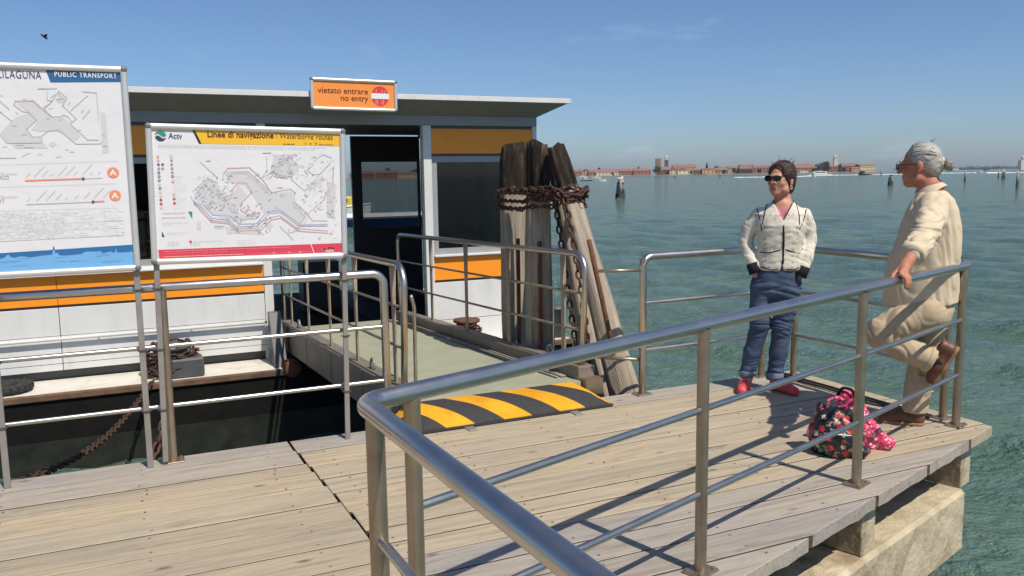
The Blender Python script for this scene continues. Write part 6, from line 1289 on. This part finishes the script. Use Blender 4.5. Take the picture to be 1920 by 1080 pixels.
m = MB(); m.box(-60, 40, -3, 20, -2, 0.8); m.build('sea_wall', 'quay', lh)
# trees
def leaf_crown(cx, cz, rx, rz, n, sz, seed, cone_=False):
    rg = np.random.RandomState(seed); vs = []; fs = []; cl_ = [(rg.uniform(-0.6, 0.6), rg.uniform(-0.6, 0.6), rg.uniform(-0.7, 0.75), rg.uniform(0.28, 0.5)) for _ in range(14)]
    for i in range(n):
        if cone_: t = rg.rand()**0.7; r = (1-t)*rx*math.sqrt(rg.rand()); a = rg.uniform(0, 6.28); p = np.array([r*math.cos(a), r*math.sin(a), cz-rz+2*rz*t])
        else:
            c = cl_[rg.randint(14)]; d = rg.normal(size=3); d /= np.linalg.norm(d); d *= c[3]*rg.rand()**0.4; p = np.array([(c[0]+d[0])*rx, (c[1]+d[1])*rx, cz+(c[2]+d[2])*rz])
        u = rg.normal(size=3); u /= np.linalg.norm(u); v = np.cross(u, rg.normal(size=3)); v /= np.linalg.norm(v); s = sz*rg.uniform(0.6, 1.3); b = len(vs)
        vs += [tuple(p-u*s), tuple(p+v*s*0.6), tuple(p+u*s), tuple(p-v*s*0.6)]; fs.append((b, b+1, b+2, b+3))
    me = bpy.data.meshes.new('crown'); me.from_pydata(vs, [], fs); me.update(); return me
for i, (x, y, h, w, mt, lab, cn) in enumerate([(169.2, 992, 10.4, 5.6, 'leaf', 'rounded bare-green tree left of the square tower', False), (231.7, 1015, 12.6, 3.2, 'leaf_dark', 'pointed conifer above the ochre building', True), (355.5, 992, 9.6, 5.5, 'leaf', 'green tree right of the broad red roof, leftmost of its clump', False), (362.5, 1000, 11.4, 5.2, 'leaf_dark', 'dark tree in the middle of the clump by the broad red roof', False), (369.5, 1010, 12.0, 6.0, 'leaf_dark', 'tallest dark tree of the clump, on its right side', False), (374.5, 1016, 11.0, 4.5, 'leaf_dark', 'dark tree just left of the white bell tower', False),
                                                (258.5, 996, 6.2, 3.0, 'leaf', 'small green tree in front of the pale grey house', False), (401.5, 998, 8.2, 2.6, 'leaf_dark', 'dark narrow tree left of the yellow palace', False), (242, 1012, 8.8, 3.2, 'leaf_dark', 'dark tree above the brown house', False), (118, 990, 3.2, 1.8, 'leaf', 'low bush in front of the white terrace', False), (181, 992, 3.4, 2.0, 'leaf_dark', 'low dark bush below the square tower', False), (106, 1018, 9.5, 3.5, 'leaf_dark', 'dark tree rising behind the roof of the white terrace', False), (150, 1020, 9.8, 3.0, 'leaf_dark', 'slender dark tree behind the terracotta row house', False), (208, 990, 3.6, 2.2, 'leaf', 'green bush in front of the low white house', False), (246, 990, 4.4, 2.4, 'leaf', 'green bush in front of the brown house', False), (286, 990, 4.8, 2.6, 'leaf_dark', 'dark bush right of the open boat shed', False), (348, 988, 4.6, 3.0, 'leaf_dark', 'dark bush right of the white hut on the quay', False), (383, 988, 5.0, 2.8, 'leaf', 'green bush below the white bell tower', False), (-145, 1015, 12, 6, 'leaf_dark', 'dark tree above the red hall in the shelter window', False), (-112, 1012, 11, 6, 'leaf_dark', 'dark tree above the cream house in the shelter window', False)]):
    t = thing('tree', lab, 'tree', T((x, y, 0.2)), 'trees along the far shore'); m = MB(); m.tube([(0, 0, 0), (0.1, 0, h*0.35), (0, 0.1, h*0.7)], [0.35, 0.25, 0.1], 8); m.tube([(0.1, 0, h*0.35), (w*0.35, 0, h*0.7)], [0.18, 0.06], 6); m.build('trunk', 'bark', t)
    link('crown', leaf_crown(0, h*0.56, w, h*0.46, 900, 0.55, 20+i, cn), mt, t)
# far wooded spit at the right
me = leaf_crown(0, 0, 1, 1, 10, 1, 1); rg = np.random.RandomState(8); vs = []; fs = []
for i in range(7000):
    x = rg.uniform(1350, 2060); hmax = 4+7*(0.5+0.5*math.sin(x*0.02))*(0.6+0.4*math.sin(x*0.071+1))+3*math.sin(x*0.13); z = abs(rg.normal(0, 0.5))*max(3, hmax); y = 3000+rg.uniform(-40, 40); z = min(z, hmax*1.15)
    u = rg.normal(size=3); u /= np.linalg.norm(u); v = np.cross(u, rg.normal(size=3)); v /= np.linalg.norm(v); s = 2.2*rg.uniform(0.6, 1.3); b = len(vs); p = np.array([x, y, z]); vs += [tuple(p-u*s), tuple(p+v*s*0.6), tuple(p+u*s), tuple(p-v*s*0.6)]; fs.append((b, b+1, b+2, b+3))
me = bpy.data.meshes.new('far_wood'); me.from_pydata(vs, [], fs); me.update(); tag(link('far_wood', me, 'leaf_dark'), 'low dark tree line on the horizon behind the man', None, None, 'stuff')
# channel markers
def bricola(x, y, h, lab, n=3, lean=0.24, r=0.19, white=True):
    t = thing('channel_marker', lab, 'marker', T((x, y, WATER)), 'wooden channel markers in the lagoon')
    for k in range(n):
        a = 2*math.pi*k/n+0.5; d = h*lean if n > 1 else 0; p0 = Vector((d*math.cos(a), d*math.sin(a), -1)); p1 = Vector((r*1.1*math.cos(a) if n > 1 else 0, r*1.1*math.sin(a) if n > 1 else 0.0, h*(1 if k else 1.06))); f = p0+(p1-p0)*(1.5/(h+1)); g = p0+(p1-p0)*0.93
        m = MB(); m.tube([f, g], [r, r*0.9], 12); q = m.build('pile', 'pile_far', t, None, True); m = MB(); m.tube([p0, f], r*1.12, 12); m.build('wet_foot', 'pile_wet', q, None, True); m = MB(); m.tube([g, p1], [r*0.92, r*0.7], 12); m.build('pile_head', 'boat_white' if white else 'pile_wet', q, None, True)
    if n > 1: m = MB(); m.lathe([(r*2.3, h*0.72), (r*2.35, h*0.76)], 14); m.build('iron_band', 'rust', t)
bricola(12.9, 100.8, 2.35, 'three-pile channel marker near the mooring piles, the closest one'); bricola(68.5, 154.7, 1.85, 'three-pile channel marker left of the man', white=False)
bricola(98.6, 186.4, 2.3, 'single post marker in the water right of the man', 1, 0, 0.2); bricola(70.7, 119.8, 2.2, 'single post marker at the right edge of the water', 1, 0, 0.17); bricola(127.7, 222.7, 2.3, 'leaning pair of posts left of the right-edge post', 2, 0.22, 0.22); bricola(143.0, 251.9, 2.2, 'single far post just right of the leaning pair', 1, 0, 0.2)
bricola(94.1, 492.6, 2.6, 'small far post in front of the cream house', 1, 0, 0.35); bricola(130.6, 535.9, 2.8, 'small far post below the brown house', 1, 0, 0.4); bricola(158.8, 451.5, 2.4, 'small far post beside the white hut', 1, 0, 0.35); bricola(205.4, 476.6, 3.6, 'far single post behind the three-pile marker left of the man', 1, 0, 0.3)
# boats
def boat(name, lab, x, y, L, wd, h, rot, hullm, cabin, group='boats on the lagoon', person=False, cabm='boat_white'):
    t = thing(name, lab, 'boat', T((x, y, WATER)) @ Matrix.Rotation(rot, 4, 'Z'), group); st = np.linspace(0, 1, 14); vs = []
    for s in st:
        w = wd/2*(1-abs(2*max(0, s-0.45)/1.1)**2.2)*(0.85+0.15*min(1, s*4)); z = h*(0.85+0.35*s*s); xx = L*(s-0.5)
        vs += [(xx, -w, z), (xx-0.02*L*s, -w*0.75, -0.2), (xx-0.02*L*s, w*0.75, -0.2), (xx, w, z)]
    fs = [(i*4+k, i*4+k+1, i*4+k+5, i*4+k+4) for i in range(13) for k in range(3)]+[(i*4+3, i*4, i*4+4, i*4+7) for i in range(13)]+[(0, 3, 2, 1), (52, 53, 54, 55)]
    m = MB(); m.add(vs, fs); m.build('hull', hullm, t)
    m = MB()
    for s in (-1, 1): m.tube([(vs[i*4][0], s*abs(vs[i*4][1]), vs[i*4][2]+0.03) for i in range(14)], (0.13 if 'barge' in name else 0.05*max(1, h)), 6)
    m.build('gunwale', 'boat_white', t)
    if cabin:
        c0, c1, ch = cabin; m = MB(); m.box(L*c0, L*c1, -wd*0.32, wd*0.32, h, h+ch, 0.1); cb = m.build('cabin', cabm, t); m = MB(); m.box(L*c0+0.1*L*(c1-c0), L*c1-0.1*L*(c1-c0), -wd*0.325, wd*0.325, h+ch*0.45, h+ch*0.8); m.build('cabin_window', 'pane', cb)
    if person:
        m = MB(); m.lathe([(0.16, h), (0.2, h+0.5), (0.24, h+0.95), (0.08, h+1.1), (0.11, h+1.2), (0.1, h+1.35)], 8, T((-L*0.3, 0, 0))); m.build('helmsman', 'boat_dark', t, None, True)
    return t
boat('rowing_boat', 'small dark boat on the water left of the nearest channel marker', 34.1, 385.1, 5.5, 1.6, 0.5, 0.1, 'boat_dark', None, person=True); boat('dinghy', 'white dinghy left of the nearest channel marker', 36.7, 343.3, 3.4, 1.5, 0.6, 0.2, 'boat_white', None)
sb = boat('sailing_boat', 'white moored sailing boat with bare mast before the white terrace', 63.5, 635.4, 7, 2.2, 0.8, 0.2, 'boat_white', (-0.2, 0.15, 0.5)); m = MB(); m.tube([(0.3, 0, 0.8), (0.3, 0, 9)], 0.09, 6); m.build('mast', 'boat_white', sb)
boat('launch', 'white motor launch by the quay near the left end of the far shore', 56.8, 680.8, 8, 2.4, 0.9, 0.0, 'boat_white', (-0.2, 0.2, 1.0))
boat('water_bus', 'white passenger boat with foaming wake below the white bell tower', 195.1, 542.4, 14, 3.4, 1.0, math.pi, 'boat_white', (-0.3, 0.3, 1.6)); boat('work_boat', 'dark work boat with wake below the yellow palace', 222.4, 534.4, 13, 2.8, 0.8, math.pi, 'boat_dark', (0.2, 0.42, 1.7), cabm='boat_dark')
boat('speed_boat', 'white speedboat with a long wake right of the man', 285.9, 522.0, 6, 2, 0.7, math.pi, 'boat_white', (-0.1, 0.15, 0.7), person=True); boat('ferry', 'distant white ferry on the horizon right of the man', 834.0, 1613.6, 20, 5, 1.6, math.pi, 'boat_white', (-0.3, 0.3, 2.2)); boat('launch', 'distant white launch far right near the wooded spit', 975.9, 1622.7, 14, 4, 1.4, 0, 'boat_white', (-0.3, 0.2, 1.6))
boat('barge', 'blue and white barge passing behind the shelter', -7.1, 49.4, 13, 2.6, 0.62, 0.05, 'boat_blue', (-0.42, -0.30, 0.75), person=True); m = None
boat('launch', 'yellow-topped boat beyond the barge, seen left of the shelter window', -12.1, 55.6, 6, 2.2, 0.9, 0.1, 'boat_white', (-0.1, 0.3, 0.7), cabm='boat_yellow')
def wake(lab, x0, x1, y, w):
    rg = np.random.RandomState(int(x0)); n = 80; m = MB(); xs = np.linspace(x0, x1, n); vs = []
    for i, x in enumerate(xs): e = min(1, i/6, (n-1-i)/12+0.1); a = 0.55*w*e*(0.4+0.9*rg.rand()); hh = 0.16*e*rg.rand()+0.10; vs += [(x, y-a, WATER+0.02), (x, y-a*0.4, WATER+hh*1.5), (x, y+a*0.4, WATER+hh), (x, y+a, WATER+0.02)]
    m.add(vs, [(i*4+k, (i+1)*4+k, (i+1)*4+k+1, i*4+k+1) for i in range(n-1) for k in range(3)]); tag(m.build('wake', 'foam', None, None, True), lab, None, None, 'stuff')
wake('white foam wake of the passenger boat', 185.0, 226.9, 540.1, 1.6); wake('thin foam wake left of the person in sunglasses', 118.0, 161.1, 453.9, 0.7); wake('foam wake of the work boat', 222.4, 263.2, 533.3, 0.7); wake('foam wake of the speedboat', 288.3, 323.3, 524.2, 0.9); wake('far foam line behind the speedboat', 272.3, 340.4, 590.0, 0.6)
# gull high above the boards
bd = thing('bird', 'small dark bird flying high above the left board', 'bird', T((-21.1, 40, 8.17)) @ Matrix.Rotation(0.6, 4, 'Z') @ Matrix.Rotation(0.7, 4, 'Y') @ Matrix.Scale(1.3, 4)); m = MB(); m.tube([(-0.14, 0, 0), (-0.06, 0, 0.005), (0.03, 0, 0.01), (0.09, 0, 0.01), (0.13, 0, 0.005)], [0.012, 0.04, 0.045, 0.03, 0.006], 8); m.build('bird_body', 'boat_dark', bd, None, True)
for s in (-1, 1): m = MB(); m.add([(0.05, s*0.02, 0.012), (0.055, s*0.10, 0.07), (0.01, s*0.19, 0.11), (-0.03, s*0.10, 0.065), (-0.05, s*0.02, 0.012), (0.0, s*0.08, 0.052)], [(0, 1, 5), (1, 2, 5), (2, 3, 5), (3, 4, 5), (4, 0, 5)]); m.build('wing', 'boat_dark', bd)

# ------------------------------------------------------------------ sea air
m = MB(); m.box(-1500, 3200, -60, 4200, WATER-2.6, 40); hz = m.build('haze', None); tag(hz, kind='stuff')
t_ = NT('sea_haze'); pv = t_.n('VolumePrincipled'); pv.inputs['Density'].default_value = 0.00010; pv.inputs['Color'].default_value = (0.80, 0.88, 1.0, 1); pv.inputs['Anisotropy'].default_value = 0.2; t_.l(pv.outputs[0], t_.out.inputs['Volume']); hz.data.materials.append(t_.m)
